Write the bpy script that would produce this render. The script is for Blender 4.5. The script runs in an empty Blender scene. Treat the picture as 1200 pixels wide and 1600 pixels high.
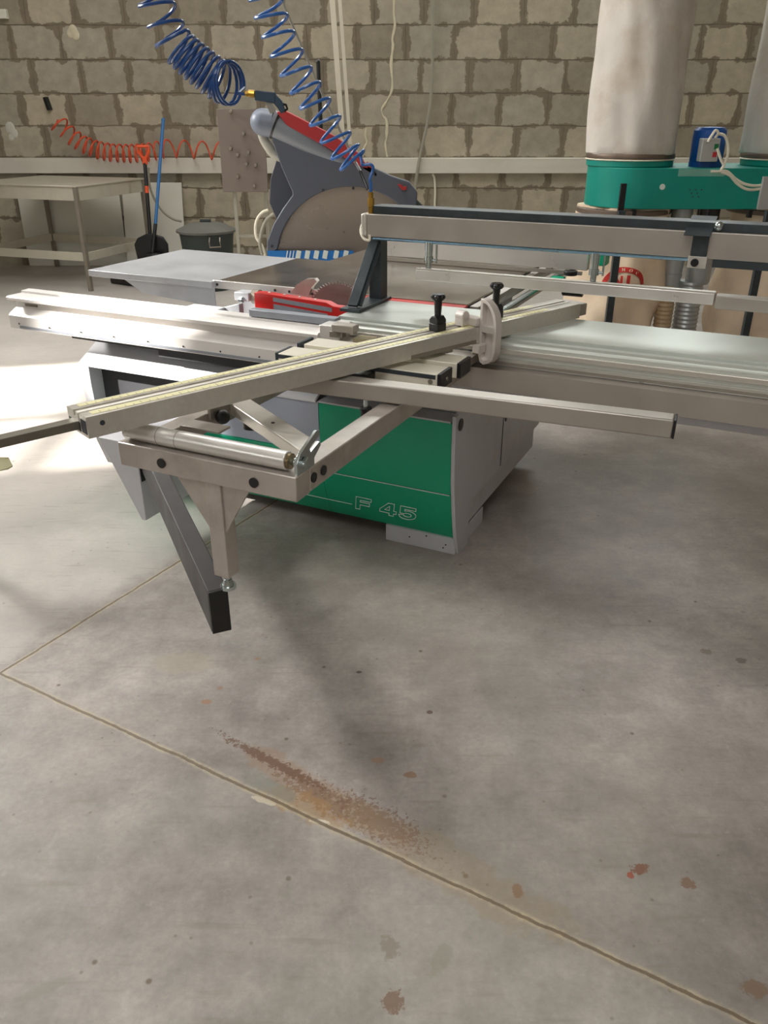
import bpy, bmesh, math, random
from mathutils import Vector, Matrix, noise
random.seed(7)
S = bpy.context.scene
COL = S.collection
# ------------------------------------------------------------ camera
FPX = 1265.0
PITCH = math.atan(623 / FPX)
CAMH = 1.5
cd = bpy.data.cameras.new('camera'); cam = bpy.data.objects.new('camera', cd); COL.objects.link(cam)
cam.location = (0, 0, CAMH); cam.rotation_euler = (math.pi / 2 - PITCH, 0, 0)
cd.sensor_fit = 'VERTICAL'; cd.sensor_height = 36; cd.lens = FPX / 1600 * 36
cd.clip_start = .05; cd.clip_end = 100
S.camera = cam
# ------------------------------------------------------------ world, sun, daylight, exposure
S.view_settings.view_transform = 'Standard'; S.view_settings.look = 'None'
S.view_settings.gamma = 1; S.view_settings.use_curve_mapping = False
S.view_settings.exposure = 0.55
wd = bpy.data.worlds.new('world'); S.world = wd; wd.use_nodes = True
wd.node_tree.nodes['Background'].inputs[0].default_value = (.75, .87, 1, 1)
wd.node_tree.nodes['Background'].inputs[1].default_value = 1.0
WALL_Y = 9.2; LEFT_X = -6.0; RIGHT_X = 5.5; FRONT_Y = -5.0; CEIL = 5.0
SUN_AZ = math.radians(14); SUN_EL = math.radians(30)
SUN_DIR = Vector((math.cos(SUN_AZ) * math.cos(SUN_EL), math.sin(SUN_AZ) * math.cos(SUN_EL), -math.sin(SUN_EL)))
ld = bpy.data.lights.new('sun', 'SUN'); ld.energy = 14.0; ld.angle = math.radians(1.5); ld.color = (1, .96, .9)
lo = bpy.data.objects.new('sun', ld); COL.objects.link(lo); lo.rotation_euler = SUN_DIR.to_track_quat('-Z', 'Y').to_euler()
lo.location = (-9, 0, 8)
def area(name, loc, target, sx, sy, power, col=(1, 1, 1)):
    l = bpy.data.lights.new(name, 'AREA'); l.shape = 'RECTANGLE'; l.size = sx; l.size_y = sy; l.energy = power; l.color = col
    o = bpy.data.objects.new(name, l); COL.objects.link(o); o.location = loc
    o.rotation_euler = (Vector(target) - Vector(loc)).to_track_quat('-Z', 'Y').to_euler(); return o
area('skylight_left', (-1.6, 6.0, CEIL - .06), (-1.6, 6.9, 0), 3.2, 3.6, 125, (1, .985, .95))
area('added_top_light', (-.6, -1.0, CEIL - .06), (-.6, -1.0, 0), 2.4, 3.0, 92, (1, .99, .97))  # unseen overhead light, added to brighten the foreground floor
area('gate_daylight', (-.9, FRONT_Y + .08, 2.3), (-.9, 3, 1.2), 4.2, 3.2, 26, (.97, .99, 1))
area('side_window_daylight', (LEFT_X + .08, 5.4, 3.9), (-.4, 1.9, .3), 1.9, 1.1, 250, (1, .985, .95)).data.spread = math.radians(125)
area('side_window_daylight', (LEFT_X + .08, -1.2, 3.2), (0, 1.0, .3), 2.6, 1.2, 32, (1, .99, .96))
area('back_window_daylight', (1.6, WALL_Y - .06, 3.9), (1.2, 3.0, .5), 5.0, 1.3, 150, (.95, 1, .98))

# ------------------------------------------------------------ frames
AZ = math.atan(675 * math.cos(PITCH) / FPX)
def at(px, py, Y):
    d = Vector((1, 0, 0)) * ((px - 600) / FPX) + Vector((0, math.sin(PITCH), math.cos(PITCH))) * ((800 - py) / FPX) + Vector((0, math.cos(PITCH), -math.sin(PITCH)))
    return Vector((0, 0, CAMH)) + d * (Y / d.y)
SAW_O = Vector((0.28393, 2.68323, 0))
SAW_M = Matrix.Translation(SAW_O) @ Matrix.Rotation(-AZ, 4, 'Z')
# ------------------------------------------------------------ materials
def lin(c):
    return tuple((x / 255 / 12.92 if x / 255 <= .04045 else ((x / 255 + .055) / 1.055) ** 2.4) for x in c) + (1,)
MATS = {}
def mat(name, rgb, rough=.5, metal=0.0, var=.08, scale=6.0, bump=0.0, spec=None, trans=0.0, coat=0.0, stretch=None, bscale=None, dirt=None):
    if name in MATS: return MATS[name]
    m = bpy.data.materials.new(name); m.use_nodes = True; nt = m.node_tree; N = nt.nodes; L = nt.links
    b = N['Principled BSDF']; tc = N.new('ShaderNodeTexCoord'); mp = N.new('ShaderNodeMapping')
    if stretch: mp.inputs['Scale'].default_value = stretch
    L.new(tc.outputs['Object'], mp.inputs['Vector'])
    nz = N.new('ShaderNodeTexNoise'); nz.inputs['Scale'].default_value = scale; nz.inputs['Detail'].default_value = 5
    L.new(mp.outputs['Vector'], nz.inputs['Vector'])
    mr = N.new('ShaderNodeMapRange'); mr.inputs[1].default_value = .3; mr.inputs[2].default_value = .7
    mr.inputs[3].default_value = 1 - var; mr.inputs[4].default_value = 1 + var; L.new(nz.outputs['Fac'], mr.inputs[0])
    mx = N.new('ShaderNodeMix'); mx.data_type = 'RGBA'; mx.blend_type = 'MULTIPLY'; mx.inputs[0].default_value = 1
    mx.inputs[6].default_value = lin(rgb); L.new(mr.outputs[0], mx.inputs[7])
    out = mx.outputs[2]
    if dirt:
        nd = N.new('ShaderNodeTexNoise'); nd.inputs['Scale'].default_value = dirt[1]; nd.inputs['Detail'].default_value = 8; nd.inputs['Roughness'].default_value = .65
        L.new(tc.outputs['Object'], nd.inputs['Vector'])
        r2 = N.new('ShaderNodeMapRange'); r2.inputs[1].default_value = .48; r2.inputs[2].default_value = .72; r2.inputs[4].default_value = dirt[2]
        L.new(nd.outputs['Fac'], r2.inputs[0])
        m2 = N.new('ShaderNodeMix'); m2.data_type = 'RGBA'; L.new(r2.outputs[0], m2.inputs[0]); L.new(out, m2.inputs[6]); m2.inputs[7].default_value = lin(dirt[0])
        out = m2.outputs[2]
    L.new(out, b.inputs['Base Color'])
    r3 = N.new('ShaderNodeMapRange'); r3.inputs[1].default_value = .3; r3.inputs[2].default_value = .7
    r3.inputs[3].default_value = max(.03, rough - .06); r3.inputs[4].default_value = min(1, rough + .06); L.new(nz.outputs['Fac'], r3.inputs[0]); L.new(r3.outputs[0], b.inputs['Roughness'])
    b.inputs['Metallic'].default_value = metal
    if trans: b.inputs['Transmission Weight'].default_value = trans
    if coat: b.inputs['Coat Weight'].default_value = coat
    if bump:
        nb = N.new('ShaderNodeTexNoise'); nb.inputs['Scale'].default_value = bscale or 60; nb.inputs['Detail'].default_value = 4
        L.new(mp.outputs['Vector'], nb.inputs['Vector'])
        bp = N.new('ShaderNodeBump'); bp.inputs['Strength'].default_value = bump; bp.inputs['Distance'].default_value = .01
        L.new(nb.outputs['Fac'], bp.inputs['Height']); L.new(bp.outputs[0], b.inputs['Normal'])
    MATS[name] = m; return m
ALU = mat('anodised_aluminium', (204, 199, 190), .36, .6, .05, 9, stretch=(1, 8, 8))
ALUD = mat('dull_aluminium', (178, 171, 163), .42, .7, .06, 9)
ALUB = mat('bright_aluminium', (222, 219, 215), .33, .65, .04, 9)
STEEL = mat('scuffed_steel_tube', (190, 182, 175), .36, .6, .10, 14, dirt=((120, 104, 84), 9, .35))
TABLE = mat('ground_cast_iron', (158, 150, 138), .20, .85, .06, 5)
SLIDE = mat('sliding_table_top', (208, 212, 206), .36, .55, .04, 3, dirt=((176, 178, 170), 2.5, .3))
EXT = mat('painted_grey_sheet', (186, 188, 192), .38, .25, .05, 5, dirt=((150, 150, 152), 4, .5))
CHROME = mat('zinc_plated_steel', (190, 200, 200), .2, .95, .05, 20)
GREEN = mat('green_paint', (0, 160, 120), .36, .0, .05, 4, coat=.2)
DCG = mat('collector_green_paint', (0, 142, 126), .45, .0, .06, 5, dirt=((40, 140, 125), 6, .4))
LGREY = mat('light_grey_enamel', (188, 188, 192), .42, .0, .04, 5, dirt=((160, 155, 150), 6, .35))
DOORG = mat('blue_grey_enamel', (168, 174, 188), .42, .0, .04, 5)
WHITEP = mat('white_enamel', (215, 215, 218), .45, .0, .03, 5)
DARK = mat('dark_grey_steel', (52, 60, 64), .42, .2, .12, 12, dirt=((90, 98, 100), 14, .3))
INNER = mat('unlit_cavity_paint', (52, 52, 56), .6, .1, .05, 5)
BLACK = mat('black_plastic', (22, 22, 24), .38, 0, .08, 20)
RUBBER = mat('black_rubber', (28, 27, 27), .7, 0, .1, 20)
BROWNB = mat('dark_bronze_beam_paint', (44, 39, 39), .6, .0, .08, 8)
RED = mat('red_paint', (205, 28, 24), .35, 0, .06, 8)
REDF = mat('faded_red_plastic', (176, 44, 46), .5, 0, .08, 8)
LABELG = mat('grey_label_plate', (148, 152, 160), .4, .3, .08, 20)
WHITE = mat('white_line_print', (225, 232, 226), .5, 0, .03, 20)
SCALE = mat('yellow_scale_tape', (226, 220, 176), .4, 0, .05, 30)
BRASS = mat('brass_fitting', (176, 138, 62), .3, .9, .1, 20)
BLUE = mat('blue_air_hose', (44, 98, 168), .32, 0, .06, 12, coat=.2)
DKBLUE = mat('dark_blue_air_hose', (30, 70, 128), .32, 0, .06, 12)
ORANGE = mat('orange_air_hose', (206, 78, 44), .4, 0, .06, 12)
ORGRIP = mat('orange_grip', (226, 84, 38), .45, 0, .06, 12)
HOOD = mat('grey_blue_hood_enamel', (92, 97, 108), .42, .1, .05, 5)
HOODD = mat('dark_hood_enamel', (74, 78, 88), .5, .1, .05, 5)
HOODT = mat('grey_duct_plastic', (128, 134, 142), .4, 0, .05, 5)
PLATE = mat('brownish_steel_plate', (166, 154, 142), .3, .6, .05, 3)
CREAM = mat('cream_cable', (232, 226, 206), .5, 0, .04, 15)
GREYC = mat('grey_cable', (150, 146, 132), .6, 0, .04, 15)
BOARDB = mat('brown_grey_board', (118, 106, 98), .7, 0, .06, 5)
BOARDW = mat('white_melamine', (214, 212, 200), .5, 0, .03, 4)
STAIN = mat('dull_stainless', (204, 198, 182), .42, .45, .06, 5, dirt=((160, 150, 130), 5, .35))
LEGM = mat('worn_leg_steel', (140, 132, 120), .45, .5, .1, 12)
SACK = mat('woven_poly_sack', (234, 212, 184), .75, 0, .10, 6, bump=.5, bscale=14)
SACKY = mat('yellowish_woven_sack', (190, 164, 122), .75, 0, .10, 6, bump=.5, bscale=14)
BAGM = mat('felt_filter_cloth', (206, 199, 190), .95, 0, .06, 5, bump=.25, bscale=30, dirt=((172, 150, 124), 3.2, .55))
MOTOR = mat('blue_motor_paint', (18, 84, 168), .4, 0, .06, 9)
BOXG = mat('grey_switch_box', (176, 176, 172), .5, 0, .03, 9)
BTNG = mat('green_button', (30, 120, 70), .4, 0, .03, 9)
BTNR = mat('red_button', (190, 50, 60), .4, 0, .03, 9)
FLEX = mat('grey_flex_duct', (178, 182, 182), .35, .5, .08, 12)
FLEXT = mat('tan_flex_duct', (190, 166, 134), .5, .1, .08, 12)
BIN = mat('black_green_bin_plastic', (44, 52, 50), .5, 0, .1, 9)
LID = mat('grey_bin_lid', (98, 98, 92), .55, 0, .12, 9)
RAILW = mat('white_steel_channel', (212, 207, 196), .5, .1, .05, 2, stretch=(.3, 1, 6), dirt=((178, 168, 148), 2, .3))
FOAM = mat('pale_mounting_foam', (206, 198, 172), .8, 0, .1, 20)
WOOD = mat('worn_broom_wood', (170, 130, 92), .7, 0, .15, 12)
BRIST = mat('dark_bristles', (34, 26, 24), .9, 0, .25, 60, bump=1.0)
POLEB = mat('blue_handle_paint', (44, 104, 160), .4, 0, .05, 12)
BLUEB = mat('blue_banner', (22, 112, 190), .5, 0, .05, 8)
GRPLAS = mat('grey_green_film', (150, 152, 140), .35, 0, .12, 8)
TRAYM = mat('yellowish_steel_tray', (178, 174, 140), .3, .6, .08, 8)
REDPR = mat('red_sack_print', (196, 48, 40), .7, 0, .12, 30)

# ------------------------------------------------------------ mesh helpers
class MB:
    def __init__(self): self.bm = bmesh.new()
    def box(self, x0, x1, y0, y1, z0, z1, M=None):
        c = Vector(((x0 + x1) / 2, (y0 + y1) / 2, (z0 + z1) / 2))
        m = Matrix.Translation(c) @ Matrix.Diagonal((abs(x1 - x0), abs(y1 - y0), abs(z1 - z0), 1))
        if M is not None: m = M @ m
        bmesh.ops.create_cube(self.bm, size=1, matrix=m); return self
    def bar(self, a, b, w, h, up=(0, 0, 1)):
        a = Vector(a); b = Vector(b); d = (b - a); L = d.length; d.normalize(); u = Vector(up)
        s = u.cross(d)
        if s.length < 1e-4: u = Vector((1, 0, 0)); s = u.cross(d)
        s.normalize(); u = d.cross(s)
        R = Matrix((d, s, u)).transposed().to_4x4()
        return self.box(-L / 2, L / 2, -w / 2, w / 2, -h / 2, h / 2, Matrix.Translation((a + b) / 2) @ R)
    def cyl(self, a, b, r, r2=None, seg=24):
        a = Vector(a); b = Vector(b); d = b - a
        R = d.to_track_quat('Z', 'Y').to_matrix().to_4x4()
        bmesh.ops.create_cone(self.bm, cap_ends=True, segments=seg, radius1=r, radius2=r if r2 is None else r2, depth=d.length, matrix=Matrix.Translation((a + b) / 2) @ R); return self
    def sph(self, c, r, sc=(1, 1, 1), seg=20):
        bmesh.ops.create_uvsphere(self.bm, u_segments=seg, v_segments=seg // 2, radius=r, matrix=Matrix.Translation(c) @ Matrix.Diagonal((*sc, 1))); return self
    def prism(self, pts, ax, a0, a1, M=None):
        # pts in the two other axes, extruded along ax ('x','y','z')
        def P(p, t):
            v = {'x': (t, p[0], p[1]), 'y': (p[0], t, p[1]), 'z': (p[0], p[1], t)}[ax]
            return (M @ Vector(v)) if M is not None else Vector(v)
        A = [self.bm.verts.new(P(p, a0)) for p in pts]; B = [self.bm.verts.new(P(p, a1)) for p in pts]
        n = len(pts); fs = [self.bm.faces.new(A), self.bm.faces.new(B[::-1])]
        for i in range(n): fs.append(self.bm.faces.new((A[i], B[i], B[(i + 1) % n], A[(i + 1) % n])))
        bmesh.ops.recalc_face_normals(self.bm, faces=fs); return self
    def tube(self, pts, r, seg=8, cap=True):
        pts = [Vector(p) for p in pts]; n = len(pts); rings = []
        rr = r if isinstance(r, (list, tuple)) else [r] * n
        t0 = (pts[1] - pts[0]).normalized(); nrm = t0.orthogonal().normalized()
        for i, p in enumerate(pts):
            t = (pts[min(i + 1, n - 1)] - pts[max(i - 1, 0)]).normalized()
            nrm = (nrm - t * nrm.dot(t))
            if nrm.length < 1e-6: nrm = t.orthogonal()
            nrm.normalize(); bn = t.cross(nrm)
            rings.append([self.bm.verts.new(p + (nrm * math.cos(2 * math.pi * k / seg) + bn * math.sin(2 * math.pi * k / seg)) * rr[i]) for k in range(seg)])
        for i in range(n - 1):
            for k in range(seg):
                self.bm.faces.new((rings[i][k], rings[i][(k + 1) % seg], rings[i + 1][(k + 1) % seg], rings[i + 1][k]))
        if cap: self.bm.faces.new(rings[0][::-1]); self.bm.faces.new(rings[-1])
        return self
    def lathe(self, prof, c=(0, 0, 0), seg=40, wob=None):
        c = Vector(c); rings = []
        for (r, z) in prof:
            ring = []
            for k in range(seg):
                a = 2 * math.pi * k / seg; q = r + (wob(a, z) if wob else 0)
                ring.append(self.bm.verts.new(c + Vector((q * math.cos(a), q * math.sin(a), z))))
            rings.append(ring)
        for i in range(len(prof) - 1):
            for k in range(seg): self.bm.faces.new((rings[i][k], rings[i][(k + 1) % seg], rings[i + 1][(k + 1) % seg], rings[i + 1][k]))
        self.bm.faces.new(rings[0][::-1]); self.bm.faces.new(rings[-1]); return self
    def build(self, name, m, parent=None, bevel=0, smooth=None, kind=None, label=None):
        bm = self.bm; me = bpy.data.meshes.new(name)
        bmesh.ops.recalc_face_normals(bm, faces=bm.faces[:])
        bm.to_mesh(me); bm.free(); me.materials.append(m)
        o = bpy.data.objects.new(name, me); COL.objects.link(o)
        if parent is not None: o.parent = parent
        for p in me.polygons: p.use_smooth = True
        try: me.set_sharp_from_angle(angle=math.radians(38))
        except Exception: pass
        if bevel:
            md = o.modifiers.new('bevel', 'BEVEL'); md.width = bevel; md.segments = 2; md.limit_method = 'ANGLE'; md.angle_limit = math.radians(38)
        if kind: o['kind'] = kind
        if label: o['label'] = label
        return o
def split_parts(o):
    # every loose piece of a set of screws or plugs becomes a part of its own
    bm = bmesh.new(); bm.from_mesh(o.data); bm.verts.ensure_lookup_table(); seen = set(); comps = []
    for v in bm.verts:
        if v.index in seen: continue
        st = [v]; seen.add(v.index); c = []
        while st:
            q = st.pop(); c.append(q.index)
            for e in q.link_edges:
                r = e.other_vert(q)
                if r.index not in seen: seen.add(r.index); st.append(r)
        comps.append(set(c))
    if len(comps) > 1:
        base = o.data
        for i, c in enumerate(comps):
            b2 = bmesh.new(); b2.from_mesh(base); b2.verts.ensure_lookup_table()
            bmesh.ops.delete(b2, geom=[v for v in b2.verts if v.index not in c], context='VERTS')
            me = bpy.data.meshes.new(o.name.split('.')[0]); b2.to_mesh(me); b2.free(); me.materials.append(base.materials[0])
            if i == 0: first = me
            else:
                n = o.copy(); n.data = me; COL.objects.link(n)
        o.data = first
    bm.free(); return o
def tag(o, label, cat, group=None):
    o['label'] = label; o['category'] = cat
    if group: o['group'] = group
    return o
def thing(name, label, cat, loc=(0, 0, 0), rz=0, group=None):
    o = bpy.data.objects.new(name, None); COL.objects.link(o); o.location = loc; o.rotation_euler = (0, 0, rz); o.empty_display_size = .1
    return tag(o, label, cat, group)
def smooth_path(pts, n=12):
    pts = [Vector(p) for p in pts]; out = []
    P = [pts[0] * 2 - pts[1]] + pts + [pts[-1] * 2 - pts[-2]]
    for i in range(1, len(P) - 2):
        for k in range(n):
            t = k / n; a, b, c, d = P[i - 1], P[i], P[i + 1], P[i + 2]
            out.append(.5 * ((2 * b) + (c - a) * t + (2 * a - 5 * b + 4 * c - d) * t * t + (3 * b - a - 3 * c + d) * t ** 3))
    out.append(pts[-1]); return out
def helix(path, turns_at, rad, per=18, phase=0.0, side=Vector((0, 1, 0))):
    # path: list of points; turns_at: cumulative turns at each path point; rad list or number
    out = []; n = len(path); total = turns_at[-1]; steps = int(total * per)
    for s in range(steps + 1):
        t = total * s / steps; i = 0
        while i < n - 2 and turns_at[i + 1] < t: i += 1
        f = (t - turns_at[i]) / max(1e-6, turns_at[i + 1] - turns_at[i])
        c = path[i].lerp(path[i + 1], f); T = (path[min(i + 2, n - 1)] - path[max(i - 1, 0)]).normalized()
        B = (side - T * side.dot(T)).normalized(); Nn = T.cross(B)
        R = rad if not isinstance(rad, (list, tuple)) else rad[i] + (rad[i + 1] - rad[i]) * f
        a = 2 * math.pi * t + phase
        out.append(c + Nn * (R * math.cos(a)) + B * (R * math.sin(a)))
    return out

# ============================================================ STRUCTURE
def wall_material():
    m = bpy.data.materials.new('concrete_block_wall'); m.use_nodes = True; nt = m.node_tree; N = nt.nodes; L = nt.links
    b = N['Principled BSDF']; g = N.new('ShaderNodeNewGeometry'); sx = N.new('ShaderNodeSeparateXYZ'); L.new(g.outputs['Position'], sx.inputs[0])
    ad = N.new('ShaderNodeMath'); ad.operation = 'ADD'; L.new(sx.outputs[0], ad.inputs[0]); L.new(sx.outputs[1], ad.inputs[1])
    cb = N.new('ShaderNodeCombineXYZ'); L.new(ad.outputs[0], cb.inputs[0]); L.new(sx.outputs[2], cb.inputs[1])
    n1 = N.new('ShaderNodeTexNoise'); n1.inputs['Scale'].default_value = 3.2; n1.inputs['Detail'].default_value = 6; L.new(cb.outputs[0], n1.inputs['Vector'])
    vs = N.new('ShaderNodeVectorMath'); vs.operation = 'SUBTRACT'; L.new(n1.outputs['Color'], vs.inputs[0]); vs.inputs[1].default_value = (.5, .5, .5)
    vm = N.new('ShaderNodeVectorMath'); vm.operation = 'SCALE'; vm.inputs['Scale'].default_value = .04; L.new(vs.outputs[0], vm.inputs[0])
    va = N.new('ShaderNodeVectorMath'); va.operation = 'ADD'; L.new(cb.outputs[0], va.inputs[0]); L.new(vm.outputs[0], va.inputs[1])
    vo = N.new('ShaderNodeVectorMath'); vo.operation = 'ADD'; L.new(va.outputs[0], vo.inputs[0]); vo.inputs[1].default_value = (20.1, 10 * .297 - .196 + 0.0, 0)
    def M_(op, a, c=None, d=None):
        n = N.new('ShaderNodeMath'); n.operation = op
        for k_, v in enumerate((a, c, d)):
            if v is None: continue
            if isinstance(v, (int, float)): n.inputs[k_].default_value = v
            else: L.new(v, n.inputs[k_])
        return n.outputs[0]
    def R_(v, a, c, lo=0., hi=1.):
        n = N.new('ShaderNodeMapRange'); n.inputs[1].default_value = a; n.inputs[2].default_value = c; n.inputs[3].default_value = lo; n.inputs[4].default_value = hi; L.new(v, n.inputs[0]); return n.outputs[0]
    sv = N.new('ShaderNodeSeparateXYZ'); L.new(vo.outputs[0], sv.inputs[0])
    HR, BW_ = .297, .485
    rz = M_('DIVIDE', sv.outputs[1], HR); row = M_('FLOOR', rz); fz = M_('FRACT', rz)
    wr_ = N.new('ShaderNodeTexWhiteNoise'); wr_.noise_dimensions = '1D'; L.new(row, wr_.inputs['W'])
    ux = M_('ADD', M_('DIVIDE', sv.outputs[0], BW_), M_('ADD', M_('MULTIPLY', row, .5), M_('MULTIPLY', wr_.outputs['Value'], .35)))
    colu = M_('FLOOR', ux)
    wj = N.new('ShaderNodeTexWhiteNoise'); wj.noise_dimensions = '2D'; cj = N.new('ShaderNodeCombineXYZ'); L.new(colu, cj.inputs[0]); L.new(row, cj.inputs[1]); L.new(cj.outputs[0], wj.inputs['Vector'])
    fx = M_('FRACT', ux); dxx = M_('MULTIPLY', M_('MINIMUM', fx, M_('SUBTRACT', 1, fx)), BW_); dzz = M_('MULTIPLY', M_('MINIMUM', fz, M_('SUBTRACT', 1, fz)), HR)
    n3 = N.new('ShaderNodeTexNoise'); n3.inputs['Scale'].default_value = 5.5; n3.inputs['Detail'].default_value = 6; n3.inputs['Roughness'].default_value = .65; L.new(cb.outputs[0], n3.inputs['Vector'])
    nb2 = N.new('ShaderNodeTexNoise'); nb2.inputs['Scale'].default_value = 1.7; nb2.inputs['Detail'].default_value = 3; L.new(cb.outputs[0], nb2.inputs['Vector'])
    wv_ = R_(n3.outputs['Fac'], .30, .66, .006, .060); wh_ = R_(n3.outputs['Fac'], .46, .74, .0035, .060)
    smv = R_(M_('SUBTRACT', dxx, wv_), .006, -.004); smh = R_(M_('SUBTRACT', dzz, wh_), .005, -.003)
    smear = M_('MAXIMUM', smv, smh)
    thin = M_('MULTIPLY', R_(M_('MINIMUM', dzz, M_('ADD', dxx, .002)), .0055, .0025), R_(nb2.outputs['Fac'], .38, .5, .35, 1))
    cr = N.new('ShaderNodeValToRGB'); e = cr.color_ramp.elements; e[0].color = lin((148, 139, 121)); e[1].color = lin((180, 170, 148))
    e2 = cr.color_ramp.elements.new(.5); e2.color = lin((164, 157, 142)); L.new(wj.outputs['Value'], cr.inputs[0])
    # surface mottling
    n2 = N.new('ShaderNodeTexNoise'); n2.inputs['Scale'].default_value = 7; n2.inputs['Detail'].default_value = 9; n2.inputs['Roughness'].default_value = .7; L.new(cb.outputs[0], n2.inputs['Vector'])
    r2 = N.new('ShaderNodeMapRange'); r2.inputs[1].default_value = .3; r2.inputs[2].default_value = .7; r2.inputs[3].default_value = .8; r2.inputs[4].default_value = 1.14; L.new(n2.outputs['Fac'], r2.inputs[0])
    mu = N.new('ShaderNodeMix'); mu.data_type = 'RGBA'; mu.blend_type = 'MULTIPLY'; mu.inputs[0].default_value = 1; L.new(cr.outputs[0], mu.inputs[6]); L.new(r2.outputs[0], mu.inputs[7])
    r5 = R_(n3.outputs['Fac'], .3, .7, .75, 1.1)
    md_ = N.new('ShaderNodeMix'); md_.data_type = 'RGBA'; md_.blend_type = 'MULTIPLY'; md_.inputs[0].default_value = 1; md_.inputs[6].default_value = lin((122, 111, 94)); L.new(r2.outputs[0], md_.inputs[7])
    mo = N.new('ShaderNodeMix'); mo.data_type = 'RGBA'; L.new(M_('MULTIPLY', smear, .9), mo.inputs[0]); L.new(mu.outputs[2], mo.inputs[6]); L.new(md_.outputs[2], mo.inputs[7])
    mj = N.new('ShaderNodeMix'); mj.data_type = 'RGBA'; L.new(M_('MULTIPLY', thin, .85), mj.inputs[0]); L.new(mo.outputs[2], mj.inputs[6]); mj.inputs[7].default_value = lin((94, 84, 70))
    pit = N.new('ShaderNodeTexVoronoi'); pit.inputs['Scale'].default_value = 9; L.new(cb.outputs[0], pit.inputs['Vector'])
    L.new(mj.outputs[2], b.inputs['Base Color']); b.inputs['Roughness'].default_value = .92
    hb = N.new('ShaderNodeMath'); hb.operation = 'MULTIPLY_ADD'; L.new(thin, hb.inputs[0]); hb.inputs[1].default_value = -1.2; L.new(n2.outputs['Fac'], hb.inputs[2])
    bp = N.new('ShaderNodeBump'); bp.inputs['Strength'].default_value = .45; bp.inputs['Distance'].default_value = .012; L.new(hb.outputs[0], bp.inputs['Height']); L.new(bp.outputs[0], b.inputs['Normal'])
    return m
def floor_material():
    m = bpy.data.materials.new('polished_concrete_floor'); m.use_nodes = True; nt = m.node_tree; N = nt.nodes; L = nt.links
    b = N['Principled BSDF']; g = N.new('ShaderNodeNewGeometry'); P = g.outputs['Position']
    def noise_(sc, det=6, rough=.6, vec=None):
        n = N.new('ShaderNodeTexNoise'); n.inputs['Scale'].default_value = sc; n.inputs['Detail'].default_value = det; n.inputs['Roughness'].default_value = rough
        L.new(vec or P, n.inputs['Vector']); return n
    def math_(op, a, c=None, d=None):
        n = N.new('ShaderNodeMath'); n.operation = op
        for i, v in enumerate((a, c, d)):
            if v is None: continue
            if isinstance(v, (int, float)): n.inputs[i].default_value = v
            else: L.new(v, n.inputs[i])
        return n.outputs[0]
    def rng(v, a, c, lo=0., hi=1.):
        n = N.new('ShaderNodeMapRange'); n.inputs[1].default_value = a; n.inputs[2].default_value = c; n.inputs[3].default_value = lo; n.inputs[4].default_value = hi; L.new(v, n.inputs[0]); return n.outputs[0]
    def mix(fac, A, B, mode='MIX'):
        n = N.new('ShaderNodeMix'); n.data_type = 'RGBA'; n.blend_type = mode
        for i, v in ((0, fac), (6, A), (7, B)):
            if isinstance(v, (int, float, tuple)): n.inputs[i].default_value = v
            else: L.new(v, n.inputs[i])
        return n.outputs[2]
    # joint-aligned frame: origin where two joints meet
    ang = math.atan2(.918 - 1.956, .681 + 1.146)
    mp = N.new('ShaderNodeMapping'); mp.vector_type = 'TEXTURE'; mp.inputs['Location'].default_value = (-1.146, 1.956, 0); mp.inputs['Rotation'].default_value = (0, 0, ang); L.new(P, mp.inputs['Vector'])
    wob = noise_(9, 4, .7); wv = math_('MULTIPLY_ADD', wob.outputs['Fac'], .016, -.008)
    sp = N.new('ShaderNodeSeparateXYZ'); L.new(mp.outputs[0], sp.inputs[0])
    X = math_('ADD', sp.outputs[0], wv); Y = math_('ADD', sp.outputs[1], wv)
    def joint(C, per):
        md = math_('MODULO', math_('ADD', C, per * 10.5), per); return math_('ABSOLUTE', math_('SUBTRACT', md, per / 2))
    dx = joint(X, 6.0); dy = joint(Y, 6.0); d = math_('MINIMUM', dx, dy)
    base = noise_(1.3, 7, .62); mot = noise_(9, 8, .7); fine = noise_(70, 4, .6)
    c0 = N.new('ShaderNodeValToRGB'); e = c0.color_ramp.elements; e[0].position = .32; e[1].position = .7; e[0].color = lin((130, 122, 116)); e[1].color = lin((176, 168, 162)); L.new(base.outputs['Fac'], c0.inputs[0])
    col = mix(1.0, c0.outputs[0], rng(mot.outputs['Fac'], .34, .66, .78, 1.12), 'MULTIPLY')
    col = mix(1.0, col, rng(fine.outputs['Fac'], .3, .7, .91, 1.08), 'MULTIPLY')
    # slightly greenish cast in patches
    gn = noise_(.9, 3, .5, mp.outputs[0]); col = mix(rng(gn.outputs['Fac'], .45, .65, 0, .22), col, lin((150, 152, 138)))
    pn = noise_(.7, 5, .6); col = mix(rng(pn.outputs['Fac'], .50, .66, 0, .40), col, lin((140, 128, 120)))
    md2 = noise_(3.4, 8, .68); col = mix(1.0, col, rng(md2.outputs['Fac'], .34, .66, .86, 1.10), 'MULTIPLY')
    hz = noise_(26, 6, .75); col = mix(rng(hz.outputs['Fac'], .60, .72, 0, .35), col, lin((122, 112, 100)))
    col = mix(rng(hz.outputs['Fac'], .40, .30, 0, .25), col, lin((188, 182, 170)))
    # dusty slab left of the joint
    dn = noise_(4, 7, .7); left = rng(math_('ADD', X, math_('MULTIPLY', dn.outputs['Fac'], .22)), .10, .03)
    upper = rng(Y, -.02, .02)
    col = mix(math_('MULTIPLY', math_('MULTIPLY', left, upper), .5), col, lin((190, 184, 177)))
    # scratches
    wv2 = N.new('ShaderNodeMapping'); wv2.inputs['Rotation'].default_value = (0, 0, .7); wv2.inputs['Scale'].default_value = (3, 34, 1); L.new(P, wv2.inputs['Vector'])
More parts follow.
